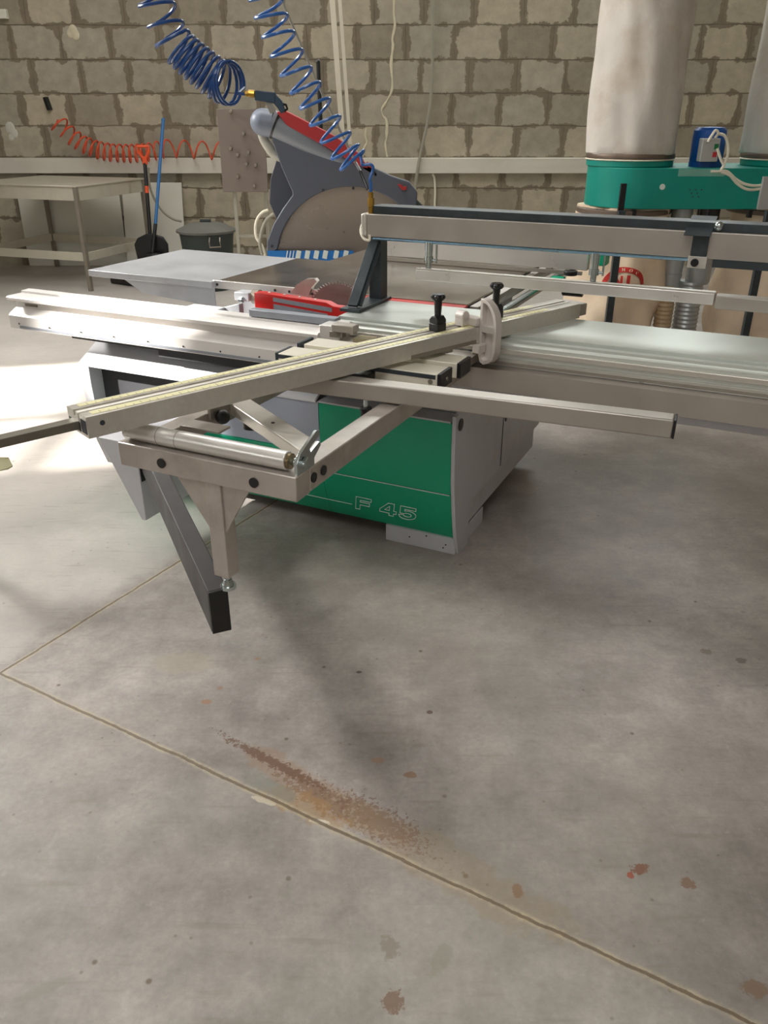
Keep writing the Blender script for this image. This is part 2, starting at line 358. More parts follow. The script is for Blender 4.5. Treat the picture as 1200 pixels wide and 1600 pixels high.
    sc = noise_(1.6, 3, .5, wv2.outputs[0]); col = mix(rng(sc.outputs['Fac'], .60, .72, 0, .30), col, lin((122, 112, 100)))
    # dark specks
    vr = N.new('ShaderNodeTexVoronoi'); vr.inputs['Scale'].default_value = 7.5; vr.inputs['Randomness'].default_value = 1; L.new(P, vr.inputs['Vector'])
    pk = noise_(2.3, 2, .5); spk = math_('MULTIPLY', rng(vr.outputs['Distance'], .06, .03), rng(pk.outputs['Fac'], .42, .5))
    col = mix(math_('MULTIPLY', spk, .75), col, lin((92, 72, 56)))
    vr2 = N.new('ShaderNodeTexVoronoi'); vr2.inputs['Scale'].default_value = 19; L.new(P, vr2.inputs['Vector'])
    spk2 = math_('MULTIPLY', rng(vr2.outputs['Distance'], .10, .05), rng(pk.outputs['Fac'], .46, .54)); col = mix(math_('MULTIPLY', spk2, .5), col, lin((100, 88, 76)))
    # shaped stains (world position, half sizes, angle, colour, strength, ragged)
    def stain(cx, cy, rx, ry, an, colr, k, rag=.5, nsc=40):
        nonlocal col
        q = N.new('ShaderNodeMapping'); q.vector_type = 'TEXTURE'; q.inputs['Location'].default_value = (cx, cy, 0); q.inputs['Rotation'].default_value = (0, 0, an); q.inputs['Scale'].default_value = (rx, ry, 1); L.new(P, q.inputs['Vector'])
        ln = N.new('ShaderNodeVectorMath'); ln.operation = 'LENGTH'; L.new(q.outputs[0], ln.inputs[0])
        nn = noise_(nsc, 5, .7); v = math_('ADD', ln.outputs['Value'], math_('MULTIPLY_ADD', nn.outputs['Fac'], rag * 2, -rag))
        col = mix(rng(v, 1.0, .75, 0, k), col, lin(colr))
    for s in STAINS: stain(*s)
    # joints: dark groove, pale crumbling edge
    jd = rng(d, .0052, .0028); je = math_('MULTIPLY', rng(d, .014, .006), rng(hz.outputs['Fac'], .40, .56, .15, 1))
    col = mix(math_('MULTIPLY', je, .75), col, lin((184, 170, 142)))
    col = mix(math_('MULTIPLY', jd, .85), col, lin((104, 88, 70)))
    L.new(col, b.inputs['Base Color'])
    rr = rng(mot.outputs['Fac'], .3, .7, .38, .58); L.new(rr, b.inputs['Roughness'])
    b.inputs['Specular IOR Level'].default_value = .4
    h = math_('SUBTRACT', math_('MULTIPLY', fine.outputs['Fac'], .1), jd); bp = N.new('ShaderNodeBump'); bp.inputs['Strength'].default_value = .35; bp.inputs['Distance'].default_value = .006; L.new(h, bp.inputs['Height']); L.new(bp.outputs[0], b.inputs['Normal'])
    return m
def fl(px, py):
    d = at(px, py, 1.0) - Vector((0, 0, CAMH)); return Vector((0, 0, CAMH)) + d * (-CAMH / d.z)
def stain_px(px, py, rx, ry, an, colr, k, rag=.5, nsc=40):
    p = fl(px, py); return (p.x, p.y, rx, ry, math.radians(an), colr, k, rag, nsc)
STAINS = [stain_px(500, 1238, .30, .050, -37, (150, 118, 88), .40, 1.0, 9), stain_px(590, 1282, .13, .040, -37, (104, 66, 52), .62, 2.8, 85), stain_px(430, 1193, .19, .016, -34, (100, 70, 52), .8, 1.9, 80),
          stain_px(500, 1245, .12, .035, -37, (112, 80, 54), .6, 2.8, 60), stain_px(475, 1258, .12, .04, -30, (158, 122, 70), .5, 1.2, 30), stain_px(700, 1352, .34, .07, -36, (150, 132, 104), .35, 1.0, 7), stain_px(590, 1188, .022, .012, 0, (144, 112, 84), .6, .9),
          stain_px(643, 1211, .02, .012, 0, (132, 98, 70), .7, .9), stain_px(323, 1097, .017, .011, 0, (150, 112, 80), .7, .9), stain_px(344, 1075, .010, .009, 0, (150, 112, 80), .6, .9),
          stain_px(403, 1029, .012, .008, 0, (150, 112, 80), .6, .9), stain_px(614, 1565, .022, .024, 0, (112, 88, 68), .8, 1.3, 90), stain_px(1000, 1358, .022, .014, 20, (120, 78, 56), .8, 1.3, 80), stain_px(985, 1368, .008, .010, 0, (150, 70, 46), .8, .6, 80),
          stain_px(1104, 1018, .02, .016, 0, (120, 110, 100), .8, 1.1, 90), stain_px(1158, 1032, .02, .016, 0, (104, 96, 88), .8, 1.1, 90), stain_px(1075, 1380, .017, .017, 0, (122, 96, 76), .8, 1.1, 90),
          stain_px(808, 1392, .014, .02, 0, (132, 100, 72), .7, .9, 60), stain_px(1180, 1545, .03, .02, 0, (120, 96, 74), .7, 1.0, 60), stain_px(690, 1500, .045, .02, 60, (132, 130, 118), .5, .9, 30),
          stain_px(285, 1035, .1, .06, 0, (166, 156, 138), .45, .9, 20), stain_px(672, 1113, .01, .009, 0, (84, 62, 50), .8, .5), stain_px(561, 1050, .01, .007, 0, (60, 46, 40), .8, .5), stain_px(70, 1545, .05, .012, 30, (132, 128, 118), .6, .9, 30),
          stain_px(410, 1250, .035, .009, -25, (196, 186, 166), .8, .9, 50), stain_px(500, 1284, .025, .008, -10, (214, 204, 186), .9, .9, 60), stain_px(420, 1230, .10, .03, -35, (124, 124, 114), .6, 1.0, 20), stain_px(610, 1480, .02, .03, 10, (124, 116, 102), .6, 1.2, 60)]
WALLM = wall_material(); FLOORM = floor_material()
PLASTER = mat('plain_render', (172, 164, 150), .9, 0, .06, 2, bump=.2, bscale=20)
MB().box(LEFT_X - .3, RIGHT_X + .3, FRONT_Y - .3, WALL_Y + .3, -.12, 0).build('floor', FLOORM, kind='structure')
MB().box(LEFT_X - .3, RIGHT_X + .3, WALL_Y, WALL_Y + .3, 0, CEIL).build('wall_back', WALLM, kind='structure')
MB().box(RIGHT_X, RIGHT_X + .3, FRONT_Y - .3, WALL_Y, 0, CEIL).build('wall_right', WALLM, kind='structure')
MB().box(LEFT_X, RIGHT_X, FRONT_Y - .3, FRONT_Y, 0, CEIL).build('wall_front', PLASTER, kind='structure')
MB().box(LEFT_X - .3, RIGHT_X + .3, FRONT_Y - .3, WALL_Y + .3, CEIL, CEIL + .2).build('ceiling', PLASTER, kind='structure')
# unseen left wall, openings shaped to put sun on floor patch and rail end
WINS = [(2.32, 4.35, 1.95, 3.45), (1.68, 2.20, 3.20, 4.12)]
w = MB()
ys = [FRONT_Y - .3, 1.68, 2.20, 2.32, 4.35, WALL_Y]
for a_, b_ in zip(ys, ys[1:]):
    wn = [q for q in WINS if q[0] <= a_ and q[1] >= b_]
    if wn: w.box(LEFT_X - .15, LEFT_X, a_, b_, 0, wn[0][2]).box(LEFT_X - .15, LEFT_X, a_, b_, wn[0][3], CEIL)
    else: w.box(LEFT_X - .15, LEFT_X, a_, b_, 0, CEIL)
w.build('wall_left', WALLM, kind='structure')
for n_w, (WY0, WY1, WZ0, WZ1) in enumerate(WINS):
    w = MB(); f_ = .04
    w.box(LEFT_X - .12, LEFT_X - .04, WY0, WY0 + f_, WZ0, WZ1).box(LEFT_X - .12, LEFT_X - .04, WY1 - f_, WY1, WZ0, WZ1).box(LEFT_X - .12, LEFT_X - .04, WY0, WY1, WZ0, WZ0 + f_).box(LEFT_X - .12, LEFT_X - .04, WY0, WY1, WZ1 - f_, WZ1)
    if n_w == 0:
        w.box(LEFT_X - .11, LEFT_X - .05, 3.15, 3.22, WZ0, WZ1).box(LEFT_X - .11, LEFT_X - .05, WY0, WY1, WZ0 + .62, WZ0 + .70)
    w.build('window_%d' % (n_w + 1), WHITEP, kind='structure')
# white cable channel along the back wall, interrupted behind the board
za, zb = at(0, 271, WALL_Y - .1).z, at(0, 247, WALL_Y - .1).z
MB().box(LEFT_X, RIGHT_X, WALL_Y - .10, WALL_Y, za, zb).build('trim_1', RAILW, kind='structure', bevel=.004)

# ============================================================ PANEL SAW
saw = thing('panel_saw', 'large sliding table panel saw with green and grey cabinet lettered F 45', 'table saw', SAW_O, -AZ)
body = MB()
body.box(-1.2, -.012, .02, 1.0, .08, .64).box(-1.2, -.16, .42, 1.0, .60, .81).box(-1.645, -1.2, .03, .9, .08, .52)
cab = body.build('cabinet', LGREY, saw)
MB().prism([(-.06, .576), (-.09, .576), (-.09, .465), (-.081, .315), (-.063, .206), (-.037, .089), (0, 0), (.095, 0), (.095, .178), (1.04, .182), (1.04, .64), (.02, .64)], 'x', -.014, 0).build('end_panel', LGREY, cab, .001)
MB().cyl((.0, -.045, .535), (.003, -.045, .535), .022).build('cap_plug', BLACK, cab)
pl = MB()
for (y, z) in ((.40, .50), (.49, .385), (.27, .60)): pl.cyl((0, y, z), (.003, y, z), .012, seg=16)
split_parts(pl.build('cap_plug', BLACK, cab))
MB().box(0, .002, .455, .460, .19, .63).build('panel_seam', INNER, cab)
MB().box(.0, .003, .62, .625, .37, .50).build('panel_seam', INNER, cab)
# curved green skirt on the front
def skirt(zs):
    base = [(0.0, .065), (-.030, .12), (-.055, .20), (-.072, .27), (-.082, .36), (-.086, .465), (-.086, .548)]
    pr = [p for p in base if zs[0] <= p[1] <= zs[1]]
    return pr + [(p[0] + .012, p[1]) for p in pr[::-1]]
MB().prism(skirt((.06, .271)), 'x', -.543, -.016).prism([(0.0, .065), (-.030, .12), (-.055, .20), (-.072, .27), (-.081, .345), (-.069, .345), (-.060, .27), (-.043, .20), (-.018, .12), (.012, .065)], 'x', -1.66, -.545).build('green_skirt', GREEN, cab)
MB().prism([(y, z + (.004 if z < .28 else 0)) for (y, z) in skirt((.27, .55))], 'x', -.54, -.016).build('green_panel', GREEN, cab)
MB().prism([(-.074, .347), (-.080, .40), (-.086, .465), (-.086, .548), (-.074, .548), (-.068, .40), (-.062, .347)], 'x', -1.12, -.543).build('door', DOORG, cab)
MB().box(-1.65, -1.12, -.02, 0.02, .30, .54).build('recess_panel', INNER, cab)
MB().box(-.54, -.02, -.09, .0, .550, .556).build('front_ledge', LGREY, cab)
MB().prism([(-.092, .548), (.05, .628), (.05, .640), (-.092, .560)], 'x', -1.695, -.55).build('sloping_top', WHITEP, cab, .001)
MB().prism([(-.09, .55), (-.09, .465), (-.081, .315), (-.063, .2), (-.02, .08), (.3, .08), (.3, .60), (.02, .60)], 'x', -1.695, -1.645).build('end_panel', LGREY, cab, .001)
MB().box(-.301, -.012, -.012, .3, 0, .066).build('foot', LGREY, cab, .001)
s_ = MB()
for (x, z) in ((-.20, .035), (-.06, .02), (-.13, .055), (-.05, .035)): s_.cyl((x, -.014, z), (x, -.011, z), .003, seg=10)
split_parts(s_.build('foot_screw', BLACK, cab))
MB().box(-1.6, -1.42, -.01, .25, 0, .08).build('foot', LGREY, cab, .001)
MB().box(-1.0, -.8, .5, .8, 0, .08).build('foot', LGREY, cab, .001)
MB().box(-.66, -.02, -.0725, -.070, .2690, .2715).build('trim_line', WHITE, cab)
# lettering on the lower skirt
SK = [(0.0, .065), (-.030, .12), (-.055, .20), (-.072, .27)]
def sk_y(z):
    for (a, b) in zip(SK, SK[1:]):
        if a[1] <= z <= b[1]: return a[0] + (b[0] - a[0]) * (z - a[1]) / (b[1] - a[1])
    return SK[-1][0]
def stroke(mb, pts, x0, z0, sc, wd=.0016, closed=True):
    P = [(x0 + p[0] * sc + p[1] * sc * .22, z0 + p[1] * sc) for p in pts]
    n = len(P)
    for i in range(n if closed else n - 1):
        a = P[i]; b = P[(i + 1) % n]
        A = Vector((a[0], sk_y(a[1]) - .0015, a[1])); B = Vector((b[0], sk_y(b[1]) - .0015, b[1])); d = (B - A).normalized() * wd * .45
        mb.bar(A - d, B + d, wd * 1.25, .0016, up=(0, -1, .3))
F_ = [(0, 0), (.30, 0), (.30, .38), (.95, .38), (.95, .62), (.30, .62), (.30, .76), (1.05, .76), (1.05, 1), (0, 1)]
FOUR = [(.62, 0), (.92, 0), (.92, .2), (1.1, .2), (1.1, .42), (.92, .42), (.92, 1), (.52, 1), (-.02, .42), (-.02, .2), (.62, .2)]
FOURI = [(.62, .42), (.62, .76), (.30, .42)]
FIVE = [(.0, .28), (.30, .32), (.42, .22), (.62, .20), (.80, .26), (.84, .36), (.78, .45), (.62, .49), (.44, .47), (.36, .41), (.08, .41), (.08, 1), (1.1, 1), (1.1, .78), (.38, .78), (.38, .64), (.62, .69), (.92, .64), (1.12, .50), (1.14, .34), (1.06, .16), (.86, .04), (.60, -.02), (.30, .0), (.1, .1)]
lt = MB(); stroke(lt, F_, -.423, .118, .062); lt.build('letter', WHITE, cab)
lt = MB(); stroke(lt, FOUR, -.318, .118, .062); stroke(lt, FOURI, -.318, .118, .062); lt.build('digit', WHITE, cab)
lt = MB(); stroke(lt, FIVE, -.240, .118, .062); lt.build('digit', WHITE, cab)
MB().bar((-1.15, sk_y(.136) - .0015, .136), (-.435, sk_y(.136) - .0015, .136), .0018, .0022, up=(0, -1, .3)).build('trim_line', WHITE, cab)

# swing arm bracket and swing arm
br = MB().prism([(-1.12, .11), (-1.10, .11), (-1.10, .42), (-1.275, .42)], 'y', -.455, -.06).build('swing_arm_bracket', LGREY, saw, .002)
MB().box(-1.101, -1.096, -.45, -.37, .27, .418).build('slot', BLACK, br)
SA, SB = Vector((-1.09, -.415, 0)), Vector((-.222, -1.160, 0)); dSA = (SB - SA).normalized()
arm = MB().bar(SA + Vector((0, 0, .368)), SB + Vector((0, 0, .368)), .050, .124).build('swing_arm', BROWNB, saw, .003)
MB().bar(SB + dSA * .0005 + Vector((0, 0, .368)), SB + dSA * .007 + Vector((0, 0, .368)), .049, .124).build('end_cap', BLACK, arm, .002)
MB().bar(SA + dSA * .02 + Vector((0, 0, .434)), SA + dSA * .33 + Vector((0, 0, .434)), .010, .006).build('weld_strip', LEGM, arm)

# outrigger table
out = MB().box(-.465, .035, -1.175, -1.115, .73, .79).build('outrigger_bar', STEEL, saw, .003)
MB().box(-.020, .035, -1.114, .0, .732, .79).build('side_tube', STEEL, out, .003)
MB().box(-.455, -.405, -1.114, -.16, .732, .785).build('side_tube', STEEL, out, .003)
MB().bar((-.38, -.785, .772), (-.015, -1.01, .772), .062, .034).build('diagonal_brace', ALU, out, .003)
MB().cyl((-.20, -.898, .789), (-.20, -.898, .7905), .005, seg=12).build('bolt_hole', BLACK, out)
for (x, w_) in ((-.335, .012), (-.075, .012)):
    MB().cyl((x, -1.175, .758), (x, -1.1785, .758), w_).build('cap_plug', BLACK, out)
for y in (-1.10, -1.055): MB().cyl((.035, y, .762), (.038, y, .762), .012).build('cap_plug', BLACK, out)
rl = MB().cyl((-.455, -1.145, .813), (.0, -1.145, .813), .0215, seg=40).build('roller', ALUB, out, .002)
MB().cyl((-.002, -1.145, .813), (.008, -1.145, .813), .018, seg=32).build('bearing', mat('oily_bearing', (128, 112, 84), .35, .8), rl)
MB().cyl((.006, -1.145, .813), (.026, -1.145, .813), .007).sph((.020, -1.145, .813), .011).cyl((.034, -1.145, .813), (.044, -1.145, .813), .008).build('axle', CHROME, rl)
rg = MB()
for x in (-.355, -.33 + .03, ): rg.cyl((x, -1.145, .813), (x + .0015, -1.145, .813), .0218, seg=40)
split_parts(rg.build('roller_groove', LEGM, rl))
hk = MB().prism([(-1.165, .787), (-1.165, .818), (-1.148, .836), (-1.075, .866), (-1.062, .862), (-1.066, .850), (-1.108, .834), (-1.104, .824), (-1.064, .836), (-1.058, .826), (-1.09, .806), (-1.09, .787)], 'x', .026, .034).build('roller_bracket', CHROME, out, .001)
MB().cyl((.036, -1.135, .815), (.046, -1.135, .815), .011, seg=6).build('nut', CHROME, hk)
post = MB().box(-.222, -.178, -1.166, -1.12, .475, .73).build('support_post', STEEL, out, .002)
gs = MB().prism([(-.222, .73), (-.222, .60), (-.31, .73)], 'y', -1.160, -1.152).prism([(-.178, .73), (-.178, .60), (-.10, .73)], 'y', -1.160, -1.152)
gs.build('gusset', STEEL, post)
MB().cyl((-.20, -1.143, .434), (-.20, -1.143, .476), .008).cyl((-.20, -1.143, .440), (-.20, -1.143, .458), .015, .010).build('threaded_stud', CHROME, post)
MB().cyl((-.20, -1.143, .4325), (-.20, -1.143, .442), .020).build('glide', CHROME, post)
# knobs under the left tube
k = MB().cyl((-.43, -.82, .768), (-.385, -.86, .768), .005).sph((-.38, -.868, .768), .020, (1, 1, 1)).build('knob', BLACK, out)
MB().cyl((-.36, -.765, .72), (-.36, -.765, .765), .012).cyl((-.36, -.765, .706), (-.36, -.765, .728), .026, .024).build('knob', BLACK, out, .002)
MB().box(-.404, -.395, -.90, -.80, .765, .80).build('slide_plate', ALUD, out, .001)
MB().box(-.40, -.28, -1.02, -.97, .786, .792).build('slide_plate', ALUD, out, .001)
# loose-looking rectangular support tube lying across the outrigger
st = MB().bar((-.42, -.650, .8190), (.735, -.5675, .8190), .055, .048).build('support_tube', ALUD, saw, .004)
dT = (Vector((.735, -.5675, 0)) - Vector((-.42, -.650, 0))).normalized()
MB().bar(Vector((.735, -.5675, .8190)), Vector((.735, -.5675, .8190)) + dT * .006, .054, .047).build('end_cap', BLACK, st, .001)

# sliding carriage
prof = [(-.045, .785), (-.045, .828), (-.030, .834), (-.030, .842), (-.004, .842), (-.004, .836), (.010, .836), (.010, .850), (.325, .850), (.325, .845), (.334, .845), (.334, .80), (.0, .80), (0, .785)]
sc_ = MB().prism(prof, 'x', -.50, 2.4).build('sliding_carriage', SLIDE, saw)
MB().box(-.5, 2.4, -.056, -.045, .802, .818).build('side_rib', ALU, sc_, .002)
MB().prism([(-.060, .778), (-.050, .784), (.0, .784), (.0, .765), (-.050, .765)], 'x', -.5, 2.4).build('guide_rail', ALU, sc_)
MB().box(-.505, -.50, -.04, .33, .787, .847).build('end_plate', ALUB, sc_, .001)
sk = MB().box(-.10, 2.4, -.045, -.037, .648, .766).build('side_skirt', LGREY, sc_, .001)
MB().box(-.10, 2.4, -.048, -.040, .762, .768).build('skirt_lip', ALUB, sk)
MB().cyl((.556, -.0455, .712), (.556, -.050, .712), .0125).build('cap_plug', BLACK, sk)
MB().cyl((.602, -.0455, .713), (.602, -.050, .713), .0115).build('cap_plug', LEGM, sk)
s_ = MB()
for (x, z) in ((.36, .715), (.785, .702), (1.2, .7)): s_.cyl((x, -.0455, z), (x, -.049, z), .005, seg=12)
split_parts(s_.build('screw', CHROME, sk))
# long guide rail sticking out to the left
rp = [(-.15, .690), (-.15, .742), (-.142, .750), (-.105, .768), (-.100, .795), (-.142, .803), (-.145, .815), (-.138, .820), (-.064, .820), (-.064, .828), (-.02, .830), (-.02, .690)]
gr = MB().prism(rp, 'x', -1.985, -.50).build('long_guide_rail', mat('satin_white_aluminium', (226, 222, 218), .45, .2, .03, 6), saw)
MB().prism([(-.10, .69), (-.10, .76), (0, .76), (0, .69)], 'x', -.5, 2.2).build('guide_rail', ALUD, gr)
MB().box(-1.93, -.5, -.1525, -.150, .694, .704).build('scale_strip', LABELG, gr)
s_ = MB()
for i in range(9): s_.cyl((-1.93 + i * .17, -.1525, .712), (-1.93 + i * .17, -.154, .712), .0035, seg=10)
split_parts(s_.build('screw', BLACK, gr))
MB().box(-1.93, -1.86, -.104, -.0985, .776, .786).build('rail_slot', LEGM, gr)
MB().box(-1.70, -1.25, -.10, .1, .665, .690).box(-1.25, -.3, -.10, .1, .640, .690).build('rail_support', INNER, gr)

# fixed tables
mt = MB().prism([(-1.30, .39), (-.15, .39), (-.15, 1.44), (-1.12, 1.44), (-1.12, 1.05), (-1.30, 1.05)], 'z', .815, .85).build('main_table', TABLE, saw, .002)
et = MB().box(-2.0, -1.302, .345, 1.045, .822, .85).build('extension_table', EXT, saw, .002)
MB().prism([(-1.80, .822), (-1.302, .822), (-1.302, .742), (-1.70, .768)], 'y', .355, .365).build('apron', EXT, et)
MB().box(-1.97, -1.32, .95, .96, .77, .822).build('apron', EXT, et)
MB().box(-1.32, -.62, .375, .389, .818, .852).build('edge_rail', ALUB, mt, .001)
s_ = MB()
for x in (-1.295, -1.0, -.93, -.82): s_.cyl((x, .375, .835), (x, .373, .835), .006, seg=14)
split_parts(s_.build('rail_bolt', INNER, mt))
MB().box(-.62, 1.0 - 1.15, .34, .389, .83, .846).build('table_insert', RED, mt)
# rip fence and its guide
rf = MB().box(-.92, .118, 1.18, 1.235, .872, .965).build('rip_fence', ALUB, saw, .003)
MB().box(-.90, .10, 1.165, 1.18, .853, .868).build('low_face', ALUD, rf)
MB().box(.14, .20, 1.16, 1.24, .90, .965).build('fence_end_block', GREEN, rf, .004)
MB().cyl((.03, 1.14, .80), (.12, 1.14, .80), .035).cyl((.05, 1.17, .85), (.05, 1.17, .87), .03).build('fence_clamp', BLACK, rf, .003)
MB().cyl((-.03, 1.165, .815), (.025, 1.165, .815), .028).build('adjusting_wheel', GREEN, rf)
MB().box(-.145, -.110, .40, 1.5, .80, .842).build('fence_guide_rail', ALUD, saw, .002)
MB().cyl((-.075, .42, .79), (-.075, 1.5, .79), .018).build('fence_round_bar', CHROME, saw)

# blade, riving knife and red scoring cover
bl = MB(); R0, R1, NT = .140, .150, 64; c_ = (-.69, .365, .748); pts = []
for i in range(NT):
    a = 2 * math.pi * i / NT
    for (r, da) in ((R0, 0), (R1, .35), (R1, .55), (R0, .62)):
        aa = a + da * 2 * math.pi / NT; pts.append((c_[0] + r * math.cos(aa), c_[2] + r * math.sin(aa)))
bl.prism(pts, 'y', .3635, .3665)
blade = bl.build('saw_blade', mat('blade_steel', (146, 140, 134), .38, .7, .15, 5, stretch=(1, 1, 9)), saw)
MB().prism([(-.92, .83), (-.83, .83), (-.815, .865), (-.79, .890), (-.80, .90), (-.84, .895), (-.885, .87)], 'y', .362, .386).build('riving_knife', STEEL, saw)
sc2 = MB().prism([(-.99, .760), (-.99, .856), (-.96, .858), (-.66, .846), (-.63, .834), (-.55, .832), (-.55, .760)], 'y', .205, .245).build('scoring_cover', RED, saw, .002)
MB().prism([(-.90, .845), (-.635, .828), (-.635, .812), (-.90, .829)], 'y', .2025, .2055).build('scale_plate', LABELG, sc2)
MB().prism([(-.90, .819), (-.655, .803), (-.655, .762), (-.90, .762)], 'y', .2025, .2055).build('label_plate', LABELG, sc2)
s_ = MB()
for x in (-.93, -.86, -.79, -.72): s_.cyl((x, .225, .855 + (-.93 - x) * .04), (x, .225, .8595 + (-.93 - x) * .04), .005, seg=10)
split_parts(s_.build('pin', WHITE, sc2))
gb = MB().box(-.835, -.475, -.062, -.022, .831, .856).build('stop_rail', LABELG, saw, .002)
MB().box(-.975, -.55, .03, .20, .755, .764).build('base_strip', DARK, gb)
bk = MB().box(-1.12, -1.05, .25, .31, .806, .840).build('rear_clamp', EXT, saw, .002)
MB().cyl((-1.05, .29, .82), (-1.02, .29, .82), .03).build('clamp_hub', LEGM, bk)
MB().cyl((-1.09, .245, .812), (-1.075, .245, .812), .012).build('clamp_screw', CHROME, bk)
MB().box(-1.21, -1.06, -.018, .10, .795, .812).prism([(-1.12, .795), (-1.00, .83), (-.992, .83), (-.992, .765), (-1.12, .765)], 'y', .10, .13).build('rail_bracket', EXT, saw, .002)
# front lock bracket and lever at the carriage corner
lk = MB().box(-.50, -.42, -.13, -.035, .775, .848).build('end_lock', ALUB, saw, .003)
MB().box(-.44, -.355, -.155, -.11, .835, .862).build('lock_lever', ALUD, lk, .004)
MB().box(-.45, -.40, -.15, -.12, .815, .835).cyl((-.415, -.15, .83), (-.415, -.12, .83), .012).build('lever_pivot', LEGM, lk, .002)
MB().box(-.36, -.29, -.15, -.10, .80, .822).build('lock_shoe', mat('olive_felt', (150, 140, 112), .8), lk, .002)

# crosscut support profiles under the fence
cs = MB().box(-.455, .075, -.465, -.375, .795, .835).box(-.44, .06, -.37, -.34, .80, .82).box(-.44, .085, -.335, -.245, .79, .835).build('crosscut_support', mat('cream_extrusion', (222, 216, 200), .42, .2, .05, 6), saw, .002)
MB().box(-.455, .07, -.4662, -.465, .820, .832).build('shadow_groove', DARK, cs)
for (y0, y1) in ((-.465, -.375), (-.335, -.245)):
    x1 = .075 if y0 < -.4 else .085
    MB().box(x1, x1 + .012, y0, y1, .790, .836).build('end_cap', BLACK, cs, .002)
    MB().box(-.467, -.455, y0, y1, .800, .836).build('end_cap', DARK, cs, .002)
s_ = MB(); s_.cyl((.055, -.465, .812), (.055, -.468, .812), .007, seg=14).cyl((.087, -.42, .812), (.090, -.42, .812), .006, seg=14); split_parts(s_.build('bolt', LEGM, cs))
MB().box(-.43, .06, -.245, -.06, .775, .80).build('support_web', ALUD, cs)
MB().cyl((-.01, -.22, .835), (-.01, -.22, .845), .035).build('pivot_disc', ALUD, cs, .001)
jk = MB().box(-.215, -.12, -.52, -.466, .783, .822).box(-.26, -.215, -.51, -.47, .79, .815).build('jack_block', BLACK, saw, .003)
MB().cyl((-.135, -.50, .64), (-.135, -.50, .783), .007).build('jack_rod', CHROME, jk)
MB().cyl((-.135, -.50, .665), (-.135, -.50, .710), .016).cyl((-.135, -.50, .710), (-.135, -.50, .718), .018).cyl((-.135, -.50, .625), (-.135, -.50, .665), .012, .016).build('rubber_foot', RUBBER, jk, .001)
MB().box(.045, .058, -.09, .0, .775, .835).build('arm_hook', ALUD, out, .001)

# crosscut fence: two profiles with a T slot between, turned across the machine
P0 = Vector((-.417, -1.304, .85)); dF = Vector((.391, .920, 0)).normalized(); nF = Vector((-dF.y, dF.x, 0))
FM = Matrix.Translation(P0) @ Matrix((dF, nF, Vector((0, 0, 1)))).transposed().to_4x4()
LF = 1.795
fence = MB().prism([(0, 0), (0, .050), (.003, .0505), (.036, .0505), (.038, .049), (.038, .030), (.046, .030), (.046, .048), (.050, .0505), (.058, .0505), (.058, .038), (.070, .038), (.070, .0505), (.078, .0505), (.104, .0505), (.106, .049), (.106, 0)], 'x', 0, LF, FM).build('crosscut_fence', ALU, saw)
for (y0, y1) in ((.010, .033), (.080, .099)):
    MB().box(.02, LF - .16, y0, y1, .0505, .0513, FM).build('scale_tape', SCALE, fence)
tk = MB()
for (y0) in (.010, .080):
    for i in range(0, 78): tk.box(.04 + i * .02, .0412 + i * .02, y0 + .001, y0 + (.009 if i % 5 else .015), .0513, .0516, FM)
tk.build('scale_ticks', LEGM, fence)
MB().box(-.001, .0, .040, .100, .006, .028, FM).build('hollow_end', INNER, fence)
MB().box(-.0012, -.0002, .006, .032, .008, .040, FM).build('hollow_end', INNER, fence)
MB().cyl(FM @ Vector((.035, -.0008, .030)), FM @ Vector((.035, .001, .030)), .006).build('drill_hole', DARK, fence)
MB().box(LF, LF + .045, .004, .102, .004, .046, FM).build('end_piece', ALUD, fence, .003)
MB().box(-.75, .25, .045, .078, .010, .030, FM).build('extension_tube', mat('olive_grey_tube', (120, 116, 104), .4, .6, .08, 9), fence, .002)
MB().box(.98, 1.26, -.001, 0, 0, .012, FM).build('side_groove', LEGM, fence)
for s in (1.14, 1.405):
    kb = MB().box(s - .019, s + .019, .035, .073, .051, .074, FM).prism([(.036, .074), (.036, .085), (.046, .096), (.062, .096), (.072, .085), (.072, .074)], 'x', s - .019, s + .019, FM).build('clamp_block', BLACK, fence, .002)
    kb2 = MB().cyl(FM @ Vector((s, .054, .094)), FM @ Vector((s, .054, .150)), .010, .013)
    for i in range(5):
        a = 2 * math.pi * i / 5; kb2.sph(FM @ Vector((s + .013 * math.cos(a), .054 + .013 * math.sin(a), .153)), .0105, (1, 1, .85), 14)
    kb2.cyl(FM @ Vector((s, .054, .144)), FM @ Vector((s, .054, .161)), .018).build('clamp_knob', BLACK, kb)
# flip stop: D shaped casting across the fence
cast = mat('cast_aluminium', (206, 198, 192), .45, .35, .05, 12)
sF = 1.275
def D_(k, sh=0):
    ps = [(.0, .14), (-.022, .136), (-.045, .118), (-.062, .09), (-.068, .05), (-.068, -.01), (-.062, -.04), (-.046, -.058), (-.022, -.064), (.0, -.05)]
    c = Vector((-.033, .04)); return [tuple(c + (Vector(p) - c) * k) for p in ps]
def ring_prism(mb, po, pi_, x0, x1, M):
    n = len(po); V = [[mb.bm.verts.new(M @ Vector((x, p[0], p[1]))) for p in pp_] for pp_ in (po, pi_) for x in (x0, x1)]
    O0, O1, I0, I1 = V
    for i in range(n):
        k = (i + 1) % n
        for q in ((O0[i], O0[k], O1[k], O1[i]), (I0[i], I1[i], I1[k], I0[k]), (O0[i], I0[i], I0[k], O0[k]), (O1[i], O1[k], I1[k], I1[i])): mb.bm.faces.new(q)
outer = [(.0, .138), (-.012, .138), (-.028, .132), (-.046, .118), (-.060, .098), (-.068, .07), (-.069, .02), (-.068, -.02), (-.060, -.044), (-.044, -.058), (-.022, -.066), (-.006, -.058), (.0, -.04)]
